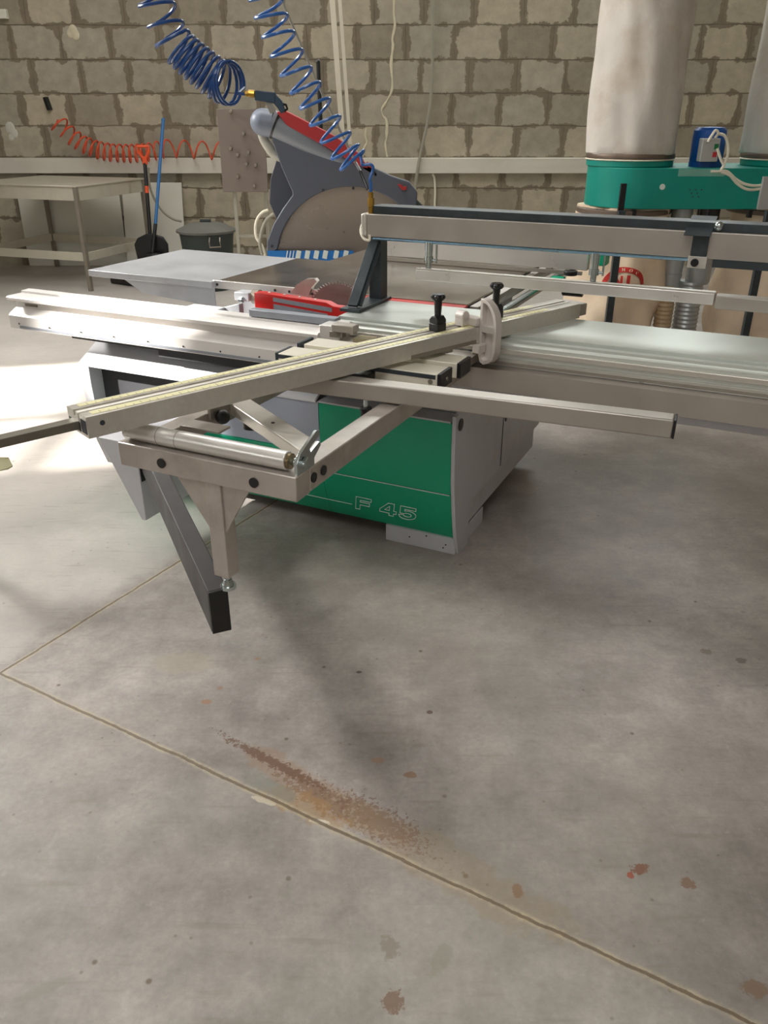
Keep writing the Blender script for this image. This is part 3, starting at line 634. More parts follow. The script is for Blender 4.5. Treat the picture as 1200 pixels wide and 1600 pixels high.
c0_ = Vector((-.032, .038)); inner = [tuple((c0_.x + (p[0] - c0_.x) * .68, c0_.y + (p[1] - c0_.y) * .87)) for p in outer]
ribs = MB()
ring_prism(ribs, outer, inner, sF - .004, sF + .024, FM)
ribs.prism(inner, 'x', sF + .014, sF + .020, FM)
ribs.box(sF - .004, sF + .020, -.062, -.006, .036, .058, FM)
stop = ribs.build('flip_stop', cast, fence, .0015)
MB().box(sF - .020, sF + .012, .0, .060, .052, .078, FM).box(sF - .05, sF - .016, .030, .064, .052, .082, FM).cyl(FM @ Vector((sF - .034, .030, .082)), FM @ Vector((sF - .034, .064, .082)), .017).build('stop_carrier', cast, stop, .003)
MB().box(sF - .02, sF + .012, -.018, .01, -.030, -.002, FM).build('stop_shoe', cast, stop, .002)

# pneumatic clamping beam above the sliding table
BX0 = -.505
beam = MB().box(BX0, 2.4, .25, .33, 1.092, 1.172).build('clamping_beam', ALUD, saw, .003)
MB().box(BX0 + .01, 2.4, .262, .27, 1.172, 1.198).box(BX0 + .01, 2.4, .27, .35, 1.192, 1.198).build('top_angle', DARK, beam, .001)
MB().cyl((BX0 + .02, .262, 1.086), (.64, .262, 1.086), .006).build('guide_rod', mat('blued_rod', (140, 176, 200), .25, .8), beam)
MB().box(.70, 2.4, .252, .262, 1.068, 1.094).build('lower_channel', DARK, beam)
MB().prism([(.205, 1.163), (.36, 1.204), (.36, 1.208), (.205, 1.167)], 'x', .607, .685).box(.632, .680, .238, .245, 1.100, 1.175).build('clamp_plate', DARK, beam, .001)
cb = MB().box(.628, .684, .232, .25, 1.065, 1.100).build('clamp_bracket', ALU, beam, .001)
MB().cyl((.650, .224, 1.082), (.650, .232, 1.082), .012).build('clamp_bolt', BLACK, cb)
MB().sph((.70, .255, 1.190), .014).build('clamp_ball', CHROME, beam)
MB().box(BX0 - .022, BX0, .245, .335, 1.095, 1.172).build('beam_end_cap', ALU, beam, .006)
MB().tube(smooth_path([(BX0 - .024, .27, 1.14), (BX0 - .03, .26, 1.11), (BX0 - .012, .25, 1.085), (BX0 + .01, .25, 1.08), (BX0 + .012, .25, 1.10)]), .005).build('end_loop', CREAM, beam)
pst = MB().box(-.515, -.465, .285, .345, .86, 1.09).build('beam_post', DARK, beam, .003)
MB().bar((-.49, .10, .868), (-.49, .285, 1.075), .012, .040, up=(1, 0, 0)).bar((-.47, .115, .868), (-.47, .285, 1.06), .02, .010, up=(0, -1, 1)).build('post_brace', DARK, pst, .002)
MB().box(-.53, -.45, .075, .35, .851, .862).build('base_plate', DARK, pst, .001)
def fitting(x, name):
    f = MB().cyl((x, .262, 1.172), (x, .262, 1.20), .010).cyl((x, .262, 1.20), (x, .262, 1.225), .0125, seg=6).cyl((x, .262, 1.225), (x, .262, 1.245), .009); return f.build(name, BRASS, beam)
fitting(BX0 + .012, 'hose_fitting')
lb = MB().box(-.300, .725, .235, .285, .955, .992).build('pressure_bar', ALUB, beam, .003)
MB().box(-.300, .725, .236, .250, .992, .996).build('bar_lip', ALU, lb)
MB().box(.728, 2.3, .235, .285, .945, .986).build('pressure_bar', ALUD, beam, .003)
for x in (-.262, .335, 1.5):
    cy = MB().cyl((x, .265, 1.02), (x, .265, 1.086), .0125, .0155).cyl((x, .265, 1.015), (x, .265, 1.035), .0165).cyl((x, .265, .992), (x, .265, 1.015), .010).build('air_cylinder', CHROME, beam)
    MB().cyl((x + .012, .265, 1.024), (x + .030, .265, 1.024), .005).cyl((x + .030, .265, 1.014), (x + .030, .265, 1.078), .0035).build('air_line', CHROME, cy)

# ============================================================ TRAY at left
p = at(0, 722, 2.75)
tr = MB(); 
tr.prism([(-.30, -.10), (.03, -.10), (.06, -.08), (.065, -.055), (.02, .02), (-.30, .02)], 'z', 0, .006)
o = tr.build('steel_tray', TRAYM, None, .002); 
ld_ = 2.62; q = at(-2, 725, ld_)
o.location = (q.x - .005, q.y + .03, q.z); tag(o, 'corner of a small rounded steel shelf at the left edge below the fence extension', 'shelf')
MB().cyl((-.2, -.04, -q.z), (-.2, -.04, 0), .018).cyl((-.2, -.04, -q.z), (-.2, -.04, -q.z + .012), .11).build('shelf_pole', LEGM, o)

# ============================================================ HOOD MACHINE
HY = 5.05
def hp(px, py, Y=HY): v = at(px, py, Y); return (v.x, v.z)
base = at(545, 400, HY)
hood = thing('saw_guard_hood', 'big grey saw guard hood with red strip and fat duct, behind the saw table', 'machine guard', (base.x, HY, 0))
Mh = Matrix.Translation(Vector((-base.x, -HY, 0)))
def hprism(pts, y0, y1, off=0): return MB().prism([hp(*p) for p in pts], 'y', HY + y0, HY + y1, Mh)
arc = [(547 + 118 * math.cos(math.radians(a)), 404 - 115 * math.sin(math.radians(a))) for a in range(4, 177, 8)]
hprism([(660, 396)] + arc + [(428, 396)], .02, .035).build('arc_plate', PLATE, hood)
ins = [(547 + 114 * math.cos(math.radians(a)), 404 - 113 * math.sin(math.radians(a))) for a in range(172, 30, -6)]
shell = [(418, 391), (418, 377), (428, 350), (443, 325), (458, 304), (457, 298), (441, 262), (428, 225), (418, 196), (424, 184), (446, 187), (520, 230), (575, 258), (612, 275), (640, 284), (652, 300), (650, 330)]
hprism(shell + [(645, 345)] + ins[::-1][1:] + [(429, 392)], -.03, .05).build('hood_shell', HOOD, hood, .006)
hprism([(434, 238), (421, 280), (419, 318), (432, 348), (460, 303), (448, 262)], .052, .075).build('back_flange', HOODD, hood, .004)
ca, cb_, cc_ = [at(*p_, HY) - Vector((base.x, HY, 0)) for p_ in ((424, 192), (535, 250), (588, 282))]
MB().tube([ca, ca.lerp(cb_, .5), cb_, cc_], [.072, .060, .034, .010], 28).build('duct_tube', HOODT, hood)
elb = MB(); e0 = at(411, 191, HY) - Vector((base.x, HY, 0)); elb.sph(e0, .072, (1, 1, 1), 28).tube([e0, ca.lerp(cb_, .02)], [.072, .073], 28); elb.build('duct_elbow', mat('pale_duct_elbow', (120, 127, 142), .4, 0, .04, 5), hood)
MB().tube([ca.lerp(cb_, .05), ca.lerp(cb_, .075)], [.077, .076], 28).build('duct_collar', BLACK, hood)
fp = [at(*p_, HY + .04) - Vector((base.x, HY, 0)) for p_ in ((408, 200), (412, 216), (420, 230), (428, 240), (440, 246))]
MB().tube(smooth_path(fp, 8), .028, 16).build('flex_hose', mat('pale_flex_hose', (176, 174, 162), .6, 0, .05, 9), hood)
hprism([(434, 175), (447, 173), (525, 213), (562, 240), (575, 262), (560, 258), (520, 234), (450, 196)], -.06, .03).build('red_strip', REDF, hood, .003)
hprism([(566, 262), (574, 252), (590, 272), (588, 276)], -.03, .02).build('red_strip', REDF, hood, .003)
hprism([(621, 287), (626, 287), (630, 291), (635, 290), (635, 296), (628, 296)], -.05, -.03).build('red_latch', REDF, hood, .002)
hprism([(628, 300), (640, 302), (662, 322), (660, 332), (645, 330)], .0, .04).build('link_arm', mat('grey_green_link', (84, 92, 84), .6), hood, .004)
s_ = MB()
for p_ in ((584, 271), (505, 297), (552, 294), (425, 385)): v = at(*p_, HY - .03) - Vector((base.x, HY, 0)); s_.cyl(v, v + Vector((0, -.006, 0)), .008, seg=12)
split_parts(s_.build('bolt', INNER, hood))
v = at(668, 379, HY - .05) - Vector((base.x, HY, 0)); MB().cyl(v + Vector((0, -.04, 0)), v + Vector((0, .1, 0)), .095).build('black_wheel', RUBBER, hood, .01)
b0 = at(415, 393, HY); b1 = at(690, 393, HY)
bs = MB().box(b0.x - base.x, b1.x - base.x, -.02, .30, 0, b0.z - .03).build('stand', HOODD, hood, .005)
c0 = at(418, 400, HY - .03); c1 = at(552, 393, HY - .03)
ban = MB().box(c0.x - base.x, c1.x - base.x, -.032, -.022, c0.z - .15, c1.z + .005).build('blue_banner', BLUEB, bs)
lt = MB()
for i, x in enumerate((448, 453, 458, 466, 480, 494, 508, 525, 540)):
    v = at(x, 396, HY - .035) - Vector((base.x, HY, 0)); lt.bar(v + Vector((-.005, 0, -.03)), v + Vector((.006, 0, .016)), .004, .006 if i < 3 else .028, up=(1, 0, 0))
lt.build('banner_marks', WHITE, ban)

# ============================================================ BOARD ON STAND
BY = 6.3
a = at(338, 170, BY); b = at(411, 168, BY); c = at(347, 300, BY); d2 = at(418, 302, BY)
bx = (a.x + b.x) / 2
bd = thing('tool_board', 'brown grey board with hanging pins standing on thin legs left of the guard hood', 'board', (bx, BY, 0))
MB().box(a.x - bx, b.x - bx, 0, .025, c.z, a.z).build('panel', BOARDB, bd, .002)
s_ = MB()
for p_ in ((361, 174), (381, 209), (361, 232), (389, 238), (372, 242), (386, 256), (400, 258), (372, 276), (398, 290)): v = at(*p_, BY) - Vector((bx, BY, 0)); s_.cyl(v, v + Vector((0, -.03, 0)), .013, .009, seg=10)
split_parts(s_.build('hanging_pin', LEGM, bd))
for px in (365, 414):
    v = at(px, 300, BY); MB().box(v.x - bx - .012, v.x - bx + .012, .026, .05, 0, a.z - .1).build('leg', GREYC, bd)
v0 = at(368, 370, BY); v1 = at(416, 370, BY); MB().box(v0.x - bx, v1.x - bx, .030, .046, v0.z - .01, v0.z + .01).build('crossbar', GREYC, bd)
pp = [at(*p_, BY - .03) for p_ in ((419, 328), (410, 332), (402, 342), (399, 356), (401, 372), (410, 385), (414, 400))]
tag(MB().tube(smooth_path(pp, 8), .010).build('cable_loop', CREAM), 'pale cable loop hanging beside the board leg, left of the guard hood', 'cable', 'cable loops beside the board')
pp = [at(*p_, BY - .06) for p_ in ((428, 334), (418, 342), (412, 352), (408, 366), (406, 382), (410, 398))]
tag(MB().tube(smooth_path(pp, 8), .012).build('cable_loop', GREYC), 'greyish cable loop closest to the guard hood edge', 'cable', 'cable loops beside the board')

# ============================================================ BIN
bc = at(325, 390, 7.9); bz = .0
bn = thing('rubbish_bin', 'dark green plastic rubbish bin with grey domed lid by the block wall', 'bin', (bc.x, 7.9, 0))
ztop = at(325, 362, 7.9).z
MB().lathe([(.20, 0), (.205, .02), (.245, ztop - .03), (.255, ztop)], seg=36).build('bin_body', BIN, bn)
ld2 = MB().lathe([(.27, ztop), (.275, ztop + .02), (.25, ztop + .03), (.15, ztop + .075), (.05, ztop + .085)], seg=36, wob=lambda a, z: .003 * math.cos(a * 18)).build('lid', LID, bn)
MB().box(-.05, .05, -.015, .015, ztop + .08, ztop + .11).build('lid_handle', BIN, ld2, .005)
MB().tube([(.08, -.27, ztop - .02), (.08, -.30, ztop - .05), (.08, -.29, ztop - .1), (.17, -.25, ztop - .1), (.17, -.27, ztop - .05), (.17, -.25, ztop - .02)], .006).build('side_handle', LEGM, bn)

# ============================================================ WHITE BOARDS
def leaning(x0, x1, y, h, label, m=BOARDW):
    o = MB().box(-(x1 - x0) / 2, (x1 - x0) / 2, -.009, .009, 0, h).build('white_board', m, None, .001)
    o.location = ((x0 + x1) / 2, y, .002); o.rotation_euler = (math.radians(-(math.degrees(math.atan((WALL_Y - .03 - y) / h)))), 0, 0)
    return tag(o, label, 'board', 'white boards leaning on the wall')
leaning(-3.88, -2.80, 9.155, .80, 'wide white board leaning on the wall behind the steel table')
leaning(-2.76, -2.13, 9.00, .86, 'white board leaning on the wall right of the steel table, behind the shovel')

# ============================================================ STEEL TABLE
tA = Vector((-2.74, 7.72, 0)); fdir = Vector((-.945, .327, 0)).normalized(); sdir = Vector((.327, .945, 0)).normalized()
ang_t = math.atan2(-fdir.y, -fdir.x)
TL, TW, TH = 1.25, 1.06, .92
stt = thing('steel_table', 'large pale steel work table with lower shelf frame at the left wall', 'table', tA, ang_t)
# local frame: x from front right corner to the left is negative, y to the back
MB().box(-TL, 0, 0, TW, TH - .012, TH).build('table_top', STAIN, stt, .002)
MB().box(-TL + .03, -.03, .012, .024, TH - .125, TH - .012).box(-.024, -.012, .03, TW - .03, TH - .125, TH - .012).box(-TL + .03, -.03, TW - .024, TW - .012, TH - .125, TH - .012).box(-TL + .012, -TL + .024, .03, TW - .03, TH - .125, TH - .012).build('apron', STAIN, stt, .001)
lf = MB().box(-TL + .03, -.03, .012, .030, .27, .345).box(-.030, -.012, .03, TW - .03, .27, .345).box(-TL + .03, -.03, TW - .030, TW - .012, .27, .345).box(-TL + .012, -TL + .03, .03, TW - .03, .27, .345)
lf.build('shelf_frame', STAIN, stt, .001)
for (x, y) in ((-.02, .02), (-TL + .02, .02), (-.02, TW - .02), (-TL + .02, TW - .02)): MB().box(x - .018, x + .018, y - .018, y + .018, 0, TH - .012).build('leg', LEGM, stt, .001)
v = Vector((-3.93, 8.22, 0))
bgm = MB().lathe([(.16, 0), (.20, .05), (.19, .16), (.13, .28), (.05, .36), (.03, .4)], seg=28, wob=lambda a, z: .018 * math.sin(a * 5 + z * 20) + .01 * math.sin(a * 11)).build('plastic_bag', GRPLAS); bgm.location = (-4.10, 8.0, 0)
tag(bgm, 'crumpled grey green plastic bag on the floor at the left edge under the table', 'bag')

# ============================================================ SHOVEL, BROOMS
def hand(px0, py0, px1, py1, Y0, Y1): return at(px0, py0, Y0), at(px1, py1, Y1)
a, b = hand(226, 250, 236, 385, 8.55, 8.35)
sh = thing('snow_shovel', 'black scoop shovel with orange D grip leaning on the white board', 'shovel', b)
MB().cyl(a - b, (0, 0, 0), .018).build('shaft', BLACK, sh)
gp = [Vector((0, 0, 0)), Vector((-.05, 0, .07)), Vector((-.055, 0, .12)), Vector((.055, 0, .12)), Vector((.05, 0, .07)), Vector((0, 0, 0))]
MB().tube([a - b + g for g in gp], .015, 10).cyl(a - b + Vector((0, 0, -.04)), a - b + Vector((0, 0, .03)), .026, .02).build('grip', ORGRIP, sh)
MB().prism([(-.13, -.27), (-.16, .02), (-.12, .08), (-.03, .12), (.03, .12), (.13, .09), (.17, .02), (.16, -.27)], 'y', -.02, .02).build('scoop', BLACK, sh, .008)
MB().cyl((a - b) * .62, (a - b) * .70, .0185).build('orange_print', ORGRIP, sh)
a, b = hand(255, 187, 243, 350, 8.7, 8.35); c = at(238, 395, 8.25)
sb = thing('push_broom', 'tall blue handled brush standing right of the orange gripped shovel', 'broom', c)
MB().cyl(a - c, b - c, .016).sph(a - c, .018).build('handle', POLEB, sb)
MB().cyl(b - c, (0, 0, 0), .018).build('handle_socket', BLACK, sb)
MB().box(-.05, .07, -.05, .05, -.2, .0).build('brush_head', BLACK, sb, .01)
for (t_, zz) in ((sh, 0), (sb, 0)): pass
p0 = fl(172, 446); p1 = fl(302, 464)
dd = (p1 - p0).normalized(); fb = thing('floor_broom', 'wide dark floor broom lying on the floor behind the guide rail', 'broom', p0 + Vector((0, .12, 0)))
MB().bar((0, 0, .035), p1 - p0 + Vector((0, 0, .035)), .09, .06).build('bristles', BRIST, fb, .015)
q0 = (p1 - p0) * .15 + Vector((0, .03, .085)); MB().bar(q0, q0 + dd * .32, .09, .03).build('wooden_block', WOOD, fb, .006)

# ============================================================ WALL FITTINGS
rw = at(528, 0, WALL_Y - .08)

cr_ = MB(); top = at(519, 0, 5.6); bot = at(536, 225, 5.6)
ext = top + (top - bot) * ((CEIL - top.z) / (top.z - bot.z))
cdt = MB().bar(ext, bot, .028, .03).build('hanging_conduit', CREAM); tag(cdt, 'cream twin conduit hanging from the ceiling behind the blue coil hose', 'conduit')
MB().bar(ext + Vector((.045, -.01, 0)), bot + Vector((.045, -.01, 0)), .022, .02).build('second_conduit', CREAM, cdt)
a = at(497, 97, 5.75); b = at(502, 215, 5.75); rod = MB().cyl(a, b, .013).sph(a, .014).build('black_rod', BLACK); tag(rod, 'thin black rod standing upright behind the red strip of the hood', 'rod')
MB().cyl(b, Vector((b.x, b.y, .0)), .010).build('rod_stem', DARK, rod)
pp = [at(*p_, WALL_Y - .13) for p_ in ((676, -260), (676, 60), (674, 140), (668, 190), (655, 250), (648, 300), (645, 330))]
tag(MB().tube(smooth_path(pp, 8), .015).build('wall_cable', GREYC), 'long grey cable hanging down the block wall right of the foam crack', 'cable', 'cables on the back wall')
pp = [at(*p_, WALL_Y - .02) for p_ in ((676, 272), (679, 280), (680, 300), (679, 330), (678, 420))]
tag(MB().tube(smooth_path(pp, 6), .012).build('wall_cable', CREAM), 'short cream cable coming down from under the white wall channel', 'cable', 'cables on the back wall')
pts_ = [(616, -10), (615, 20), (617, 40), (613, 60), (614, 72), (611, 100), (613, 130), (611, 145), (603, 160), (597, 170), (598, 180), (604, 190), (604, 215), (602, 225), (605, 245)]
pp = smooth_path([at(*p_, WALL_Y - .004) for p_ in pts_], 6); rr = [.012 + .010 * noise.noise(q * 11) for q in pp]
MB().tube(pp, rr, 8).build('trim_2', FOAM, kind='structure')
pts_ = [(572, 200), (571, 212), (573, 222), (569, 232), (567, 245)]
pp = smooth_path([at(*p_, WALL_Y - .004) for p_ in pts_], 6); MB().tube(pp, [.009 + .008 * noise.noise(q * 11) for q in pp], 8).build('trim_3', FOAM, kind='structure')
fo = MB()
for (px, py, r_) in ((114, 48, .045), (118, 54, .04), (110, 52, .035)):
    v = at(px, py, WALL_Y); fo.sph(v, r_, (1, .25, 1.2), 14)
fo.build('trim_4', FOAM, kind='structure'); fo = MB()
for (px, py, r_) in ((16, 200, .05), (22, 208, .04), (18, 214, .03)):
    v = at(px, py, WALL_Y); fo.sph(v, r_, (1, .25, 1.2), 14)
fo.build('trim_5', mat('grey_white_plaster_dab', (196, 194, 184), .8), kind='structure')
v = at(3, 20, WALL_Y - .03); jb = MB().box(v.x - .10, v.x + .05, WALL_Y - .06, WALL_Y, v.z - .05, v.z + .03).build('junction_box', BOARDW, None, .004); tag(jb, 'small white junction box high on the wall in the upper left corner', 'electrical box')
pp = [at(*p_, 8.85) for p_ in ((232, 262, ), (233, 285), (240, 308), (254, 330), (270, 342), (284, 346))]
tag(MB().tube(smooth_path(pp, 8), .012).build('wall_cable', GREYC), 'grey cable curving down across the white board beside the blue broom handle', 'cable', 'cables on the back wall')
a = at(72, 148, WALL_Y - .02); hk2 = MB().bar(at(71, 152, WALL_Y - .02), at(78, 172, WALL_Y - .03), .05, .03).build('hose_hook', BLACK); tag(hk2, 'small black hook on the wall at the end of the orange hose', 'hook')
# orange coil hose along the wall
YO = WALL_Y - .16
cp = [at(*p_, YO) for p_ in ((84, 190), (98, 198), (112, 214), (130, 226), (150, 234), (175, 239), (205, 240), (232, 238), (250, 234), (262, 232), (345, 236), (380, 240))]
tr_ = [0, 1, 2.2, 4, 6, 8.5, 11.5, 14.5, 16, 16.8, 19.8, 21]
tag(MB().tube(helix(cp, tr_, .083, 20, 1.5, Vector((.35, 1, .0)).normalized()), .0085, 7).build('orange_coil_hose', ORANGE), 'orange coiled air hose sagging along the block wall', 'hose')
# blue coil hoses
Y1 = 2.95
pth = smooth_path([at(*p_) for p_ in ((228, -60, Y1), (240, -6, Y1), (256, 32, Y1), (270, 62, Y1), (292, 86, Y1), (318, 108, Y1), (345, 128, Y1), (362, 130, Y1 - .02))], 6)
N_ = len(pth); tn = []
for i in range(N_):
    t = i / (N_ - 1); tn.append(4.2 * t / .5 if t < .5 else 4.2 + (t - .5) / .5 * 11)
hx = helix(pth, tn, [.050 + .012 * (i / (N_ - 1)) for i in range(N_)], 22, .6, Vector((-.25, 1, .1)).normalized())
up = hx[0]; lead = [Vector((up.x - .1, up.y, CEIL)), Vector((up.x - .08, up.y, 2.8)), Vector((up.x - .02, up.y, up.z + .12))]
tail = [at(372, 146, Y1 - .05), at(385, 147, Y1 - .05)]
h1 = MB().tube(lead + hx + tail, .0052, 8).build('blue_coil_hose', DKBLUE); tag(h1, 'dark blue coiled air hose ending at the air gun, above the brown board', 'hose', 'blue coiled air hoses')
gun = thing('air_gun', 'dark air blow gun with brass fitting hanging at the end of the blue coil', 'air gun', at(385, 147, Y1 - .05))
g0 = at(385, 147, Y1 - .05)
def gl(px, py): return at(px, py, Y1 - .05) - g0
MB().cyl(gl(383, 147), gl(390, 146), .008).cyl(gl(388, 146), gl(398, 147), .0115, seg=8).build('brass_fitting', BRASS, gun, .001)
MB().bar(gl(399, 149), gl(431, 153), .024, .030).prism([tuple((gl(*p_).x, gl(*p_).z)) for p_ in ((424, 158), (430, 146), (441, 158), (446, 172), (440, 178), (432, 166))], 'y', -.010, .010).build('gun_body', mat('slate_blue_plastic', (40, 62, 82), .45), gun, .003)
MB().tube([gl(*p_) for p_ in ((440, 162), (447, 164), (449, 170), (444, 174))], .004, 8).build('trigger_guard', BLACK, gun)
MB().bar(gl(419, 158), gl(427, 176), .010, .02, up=(1, 0, 0)).build('nozzle', mat('grey_nozzle', (140, 138, 130), .4, .5), gun)
def sw(x, y, z): return SAW_M @ Vector((x, y, z))
fit = sw(BX0 + .012, .262, 1.245)
Y2 = fit.y
pth = smooth_path([at(*p_, Y2) for p_ in ((412, -12), (425, 30), (444, 75), (467, 120), (490, 158), (515, 200), (540, 238), (556, 256))], 6)
N_ = len(pth); tn = [11.0 * i / (N_ - 1) for i in range(N_)]
hx = helix(pth, tn, .052, 24, 2.2, Vector((.2, 1, 0)).normalized())
up = hx[0]; lead = [Vector((up.x - .08, up.y, CEIL)), Vector((up.x - .06, up.y, 2.9)), Vector((up.x - .02, up.y, up.z + .12))]
tail = smooth_path([at(566, 258, Y2), at(579, 257, Y2), at(583, 264, Y2), at(578, 280, Y2), fit + Vector((0, 0, .03)), fit], 6)
h2 = MB().tube(lead + hx[:-4] + tail, .0055, 8).build('blue_coil_hose', BLUE); tag(h2, 'bright blue coiled air hose coming down to the end of the clamping beam', 'hose', 'blue coiled air hoses')
pp = [at(438, -160, Y2 + .12), at(444, 10, Y2 + .12), at(505, 150, Y2 + .12), at(556, 255, Y2 + .09), at(563, 268, Y2 + .02), at(571, 288, Y2 + .01), at(574, 296, Y2)]
wr = MB().tube([Vector((pp[0].x, pp[0].y, CEIL))] + pp[:4], .0045, 8).build('straight_air_line', GREYC); tag(wr, 'thin straight grey line running through the bright blue coil', 'cable')
MB().tube(pp[3:], .0055, 8).build('black_sleeve', BLACK, wr)

# ============================================================ DUST COLLECTOR
DY = 5.35
gx = lambda px, py=270: at(px, py, DY).x
zt = at(1000, 263, DY).z; zb2 = at(1000, 327, DY).z
B1, B2 = at(1000, 250, DY).x + .02, at(1000, 250, DY).x + 1.02
mx_ = at(1112, 250, DY).x + .03
dc = thing('dust_collector', 'green twin bag dust collector with white filter bags above and sacks below', 'dust collector', (mx_, DY + .3, 0))
D = lambda x, y, z: Vector((x - mx_, y - .3, z))
x0 = gx(937) ; RB = .27
# housing: rounded left end, flat front
hpts = []
for i in range(13):
    a = math.radians(90 + 15 * i); hpts.append((x0 + .29 + .29 * math.cos(a) - mx_, -.3 + .30 + .30 * math.sin(a)))
x1h = B2 + .30
for i in range(13):
    a = math.radians(-90 + 15 * i); hpts.append((x1h - .29 + .29 * math.cos(a) - mx_, .30 * math.sin(a)))
hs = MB().prism(hpts, 'z', zb2, zt).build('fan_housing', DCG, dc, .004)
for (cx) in (B1, B2):
    MB().lathe([(RB - .005, zt), (RB, zt + .005), (RB, zt + .045), (RB - .005, zt + .05)], c=(cx - mx_, 0, 0), seg=48).build('collar', DCG, hs)
    MB().lathe([(RB + .004, zt + .046), (RB + .006, zt + .05), (RB + .006, zt + .072), (RB + .004, zt + .075)], c=(cx - mx_, 0, 0), seg=48).build('clamp_band', mat('rusty_band', (120, 104, 92), .5, .5, .1, 9), hs)
    MB().lathe([(RB + .003, zt + .035), (RB + .012, zt + .040), (RB + .003, zt + .046)], c=(cx - mx_, 0, 0), seg=48).build('bag_hem', CREAM, hs)
    def wb(a, z, cx=cx): return .009 * math.sin(a * 3 + z * 2.3 + cx) + .006 * math.sin(a * 7 - z * 4) + .004 * math.sin(a * 13 + z * 9)
    zz = [zt + .07 + i * .05 for i in range(54)]
    MB().lathe([(RB - .004, zz[0]), (RB + .004, zz[0] + .01)] + [(RB + .004, z) for z in zz[1:]] + [(RB - .10, zz[-1] + .05)], c=(cx - mx_, 0, 0), seg=60, wob=wb).build('filter_bag', BAGM, dc)
    def ws(a, z, cx=cx): return .020 * math.sin(a * 2 + z * 5 + cx * 3) + .014 * math.sin(a * 5 - z * 9 + cx) + .010 * math.sin(a * 9 + z * 14)
    zs = [.005, .03] + [.03 + i * (zb2 - .12) / 22 for i in range(1, 23)]
    prs = []
    for z in zs:
        t = z / zb2; r = RB + .045 * math.sin(math.pi * min(1, t * 1.05)) + (.0 if t > .05 else -.05)
        prs.append((r, z))
    prs += [(RB - .0, zb2 - .03), (RB, zb2)]
    MB().lathe(prs, c=(cx - mx_, 0, 0), seg=56, wob=ws).build('collection_sack', SACK if cx == B1 else SACKY if False else SACK, dc)
    MB().lathe([(RB + .03, zb2 - .045), (RB + .035, zb2 - .04), (RB + .035, zb2 - .018), (RB + .03, zb2 - .014)], c=(cx - mx_, 0, 0), seg=48).build('clamp_band', MATS['rusty_band'], hs)
# front frame posts
for px in (958, 1180):
    xx = at(px, 450, DY - .1).x; MB().box(xx - mx_ - .022, xx - mx_ + .022, -.40, -.365, 0, zb2).build('frame_post', DARK, dc, .002)
MB().box(gx(976) - mx_ - .018, gx(976) - mx_ + .018, -.322, -.30, zb2 - .06, zb2 + .15).build('latch_strap', BLACK, hs, .002)
for px in (999, 1184): MB().box(gx(px) - mx_ - .012, gx(px) - mx_ + .012, -.31, -.27, zb2 - .05, zb2 - .005).build('band_clasp', BLACK, hs, .002)
MB().cyl(D(gx(1038), -.0, zt - .105) + Vector((0, 0, 0)), D(gx(1038), -.003, zt - .105), .017).build('round_sticker', WHITE, hs)
MB().box(gx(1060) - mx_, gx(1132) - mx_, -.303, -.300, zt - .045, zt - .003).build('pale_label', mat('pale_green_label', (120, 176, 160), .6), hs)
lb_ = MB()
for i in range(7): lb_.box(gx(1081) - mx_ + .012 * i, gx(1081) - mx_ + .012 * i + .008, -.3022, -.300, zt - .125 - .02 * (i % 3), zt - .118 - .02 * (i % 3))
lb_.build('worn_plate', DARK, hs)
MB().box(gx(1192) - mx_, gx(1230) - mx_, -.325, -.300, zb2 + .0, zb2 + .19).build('white_plate', BOXG, hs, .002)
# motor
zm = at(1112, 198, 5.53).z
mo = MB().lathe([(.094, zt + .03), (.098, zt + .035), (.100, zm - .06), (.097, zm - .02), (.082, zm - .004), (.02, zm)], c=(0, -.12, 0), seg=40, wob=lambda a, z: .0025 * math.cos(a * 24) if z < zm - .06 else 0).cyl((0, -.12, zt), (0, -.12, zt + .03), .10).build('motor', MOTOR, dc)
sx_ = -.035
bx_ = MB().box(-.095, .012, -.285, -.215, zt + .035, zt + .165).build('switch_box', BOXG, mo, .005)
MB().box(-.022, .002, -.289, -.285, zt + .105, zt + .135).build('button', BTNG, bx_)
MB().box(-.025, -.001, -.289, -.285, zt + .062, zt + .090).build('button', BTNR, bx_)
for pl_ in (((1106, 222), (1112, 212), (1118, 204), (1122, 208), (1117, 216)), ((1122, 209), (1132, 212), (1137, 225), (1137, 242), (1131, 258), (1126, 266)), ((1110, 268), (1122, 268), (1136, 268), (1150, 280), (1165, 288), (1185, 290), (1210, 284)), ((1126, 269), (1140, 274), (1152, 287), (1168, 296), (1188, 295), (1210, 288)), ((1121, 232), (1126, 248), (1130, 256))):
    pp = [at(px, py, DY - .0) - Vector((mx_, DY + .3, 0)) for (px, py) in pl_]
    MB().tube(smooth_path(pp, 6), .0085, 8).build('power_cable', CREAM, mo)
# ducts between the sacks
def duct(px, zlo, zhi, r, m, ribs, name):
    xx = at(px, 450, DY).x - mx_; pr = []
    z = zlo; k = 0
    while z < zhi:
        rr = r + (.007 if k % 2 else 0) if ribs else r
        pr.append((rr, z)); z += .014 if ribs else .05; k += 1
    return MB().lathe(pr, c=(xx, -.12, 0), seg=32).build(name, m, dc)
duct(1058, .02, .48, .055, FLEXT, True, 'flexible_duct')
xx = at(1066, 430, DY).x - mx_; MB().lathe([(.050, .46), (.052, .50), (.060, .53), (.060, .545), (.055, .55), (.062, .62), (.074, .70), (.074, .72), (.068, .725), (.068, zb2)], c=(xx, -.12, 0), seg=32).build('duct_reducer', FLEX, dc)
duct(1095, .02, .50, .075, FLEX, True, 'flexible_duct')
xx = at(1105, 430, DY).x - mx_; MB().lathe([(.068, .48), (.072, .49), (.078, .50), (.078, .655), (.074, .66)], c=(xx + .01, -.12, 0), seg=32).build('duct_sleeve', FLEX, dc)
